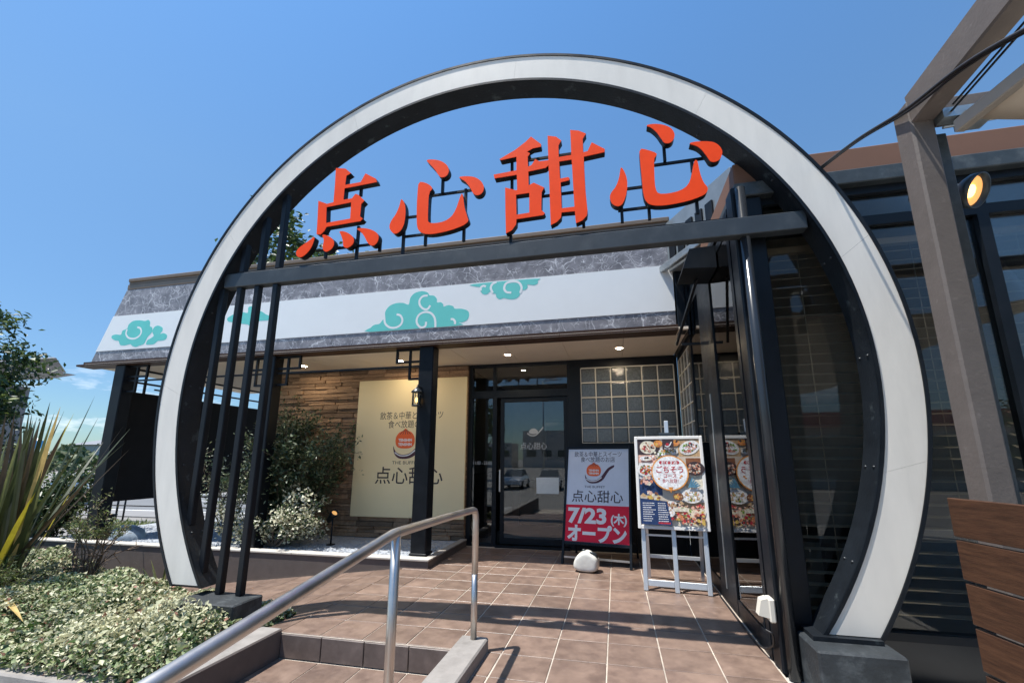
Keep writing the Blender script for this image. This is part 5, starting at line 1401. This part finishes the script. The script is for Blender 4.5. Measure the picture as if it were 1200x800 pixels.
# parked white car by the road, far left
def car(loc, rz, label):
    cr = root('parked_car', loc, label, 'car', rz=rz)
    sec = [(-2.1, .35, .75, .78), (-1.95, .30, .92, .84), (-1.2, .28, .98, .86), (.9, .28, .95, .86), (1.8, .30, .80, .84), (2.1, .38, .66, .74)]
    V = []; F = []
    for (x, z0, z1, hw) in sec: V += [(x, -hw, z0), (x, hw, z0), (x, hw, (z0+z1)/2+.1), (x, hw-.10, z1), (x, -hw+.10, z1), (x, -hw, (z0+z1)/2+.1)]
    for i in range(len(sec)-1):
        for k in range(6): F.append((6*i+k, 6*i+(k+1)%6, 6*i+6+(k+1)%6, 6*i+6+k))
    F += [tuple(reversed(range(6))), tuple(30+k for k in range(6))]
    MB().add(V, F).build('body', M['carwhite'], cr, local=True)
    cab_ = [(-1.75, .93, .72), (-1.1, 1.42, .60), (.25, 1.44, .60), (1.0, .94, .72)]
    V = []; 
    for (x, z, hw) in cab_: V += [(x, -hw, z), (x, hw, z)]
    MB().add(V, [(0, 2, 3, 1), (2, 4, 5, 3), (4, 6, 7, 5), (0, 6, 4, 2), (1, 3, 5, 7)]).build('cabin', M['block'], cr, local=True)
    MB().box(-1.05, -.58, 1.415, .25, .58, 1.46, 0, .015).build('roof', M['carwhite'], cr, local=True)
    for x in (-1.3, 1.3):
        for y in (-.80, .80):
            w_ = MB().lathe([(.0001, -.1), (.30, -.1), (.32, -.06), (.32, .06), (.30, .1), (.0001, .1)], (x, y, .32), 18, 0, Vector((0, 1, 0))).build('wheel', M['rubber'], cr, local=True)
            MB().lathe([(.0001, 0), (.19, .0), (.20, -.02)], (x, y+(.105 if y > 0 else -.105), .32), 14, 0, Vector((0, 1 if y > 0 else -1, 0))).build('rim', M['galv'], w_, local=True)
    return cr
car((-30.0, 19.4, -.742), R(8), 'white parked car on the road behind the flax leaves')
bs_ = root('street_sign', (-48.9, 27, -.75), 'small blue road sign far left beyond the bush', 'sign')
MB().tube([(-48.9, 27.04, -.75), (-48.9, 27.04, 3.3)], .06, 8).build('pole', M['galv'], bs_)
MB().box(-49.6, 26.95, 2.45, -48.1, 27.0, 3.1).build('panel', M['bluesign'], bs_)

# ================================================================ what the glass mirrors: across the car park behind the viewer
sb = root('shop_building', (33, -34, -.75), 'low shop across the car park mirrored in the windows', 'building')
MB().box(6, -40, -.75, 60, -30, 3.9).build('wall', M['wallpale'], sb)
MB().box(5.7, -30.0, 3.9, 60.3, -29.4, 5.1).build('fascia', mat('red shop fascia', (.36, .02, .025), .5), sb)
for k in range(8): MB().box(8+k*6.2, -29.96, .2, 12.5+k*6.2, -29.9, 3.2).build('window', M['block'], sb)
for k, (X, Y, H_) in enumerate(((-10.5, -17, 6.5), (-15, -30, 9), (22, -19, 6.5))):
    tree('car_park_tree', (X, Y, -.75), ('leafy tree in the car park mirrored in the door glass', 'taller tree at the far side of the car park', 'small tree mirrored in the wing windows')[k], H_, 2.0, 2.6, 40, 40, .3, TM, [4, 4, 1], .18, seed=30+k, low=.3)
car((-5.0, -17.5, -.745), R(84), 'white car in the car park mirrored low in the door glass')
car((-7.9, -18.2, -.745), R(88), 'white car parked beside another, mirrored at the left of the door glass')
lpst = root('lamp_post', (-6.2, -22, -.75), 'slim grey lamp post across the car park mirrored in the door', 'lamp post')
MB().tube([(-6.2, -22, -.75), (-6.2, -22, 8.5)], [.09, .05], 10).tube([(-6.2, -22, 8.45), (-5.2, -22, 8.6)], .04, 8).build('pole', M['galv'], lpst)
MB().box(-5.6, -22.12, 8.56, -4.8, -21.88, 8.66, 0, .02).build('lamp_head', M['lampbody'], lpst)
for (X, w, h) in ((-60, 22, 7), (-34, 16, 5.5), (-14, 18, 8.5), (2, 10, 6)):
    bz_ = root('far_block', (X, -95, -.75), {-60: 'widest far block beyond the car park', -34: 'lowest far block beyond the car park', -14: 'tallest far block beyond the car park', 2: 'narrowest far block beyond the car park'}[X], 'building')
    MB().box(X-w/2, -99, -.75, X+w/2, -91, h).build('wall', M['wallpale'], bz_)
    for k in range(int(w//4)): MB().box(X-w/2+1+k*4, -90.97, 2.0, X-w/2+3.4+k*4, -90.9, 3.6).build('window', M['block'], bz_)
print('objects', len(bpy.data.objects), 'tris', sum(len(o.data.polygons) for o in bpy.data.objects if o.type == 'MESH'))
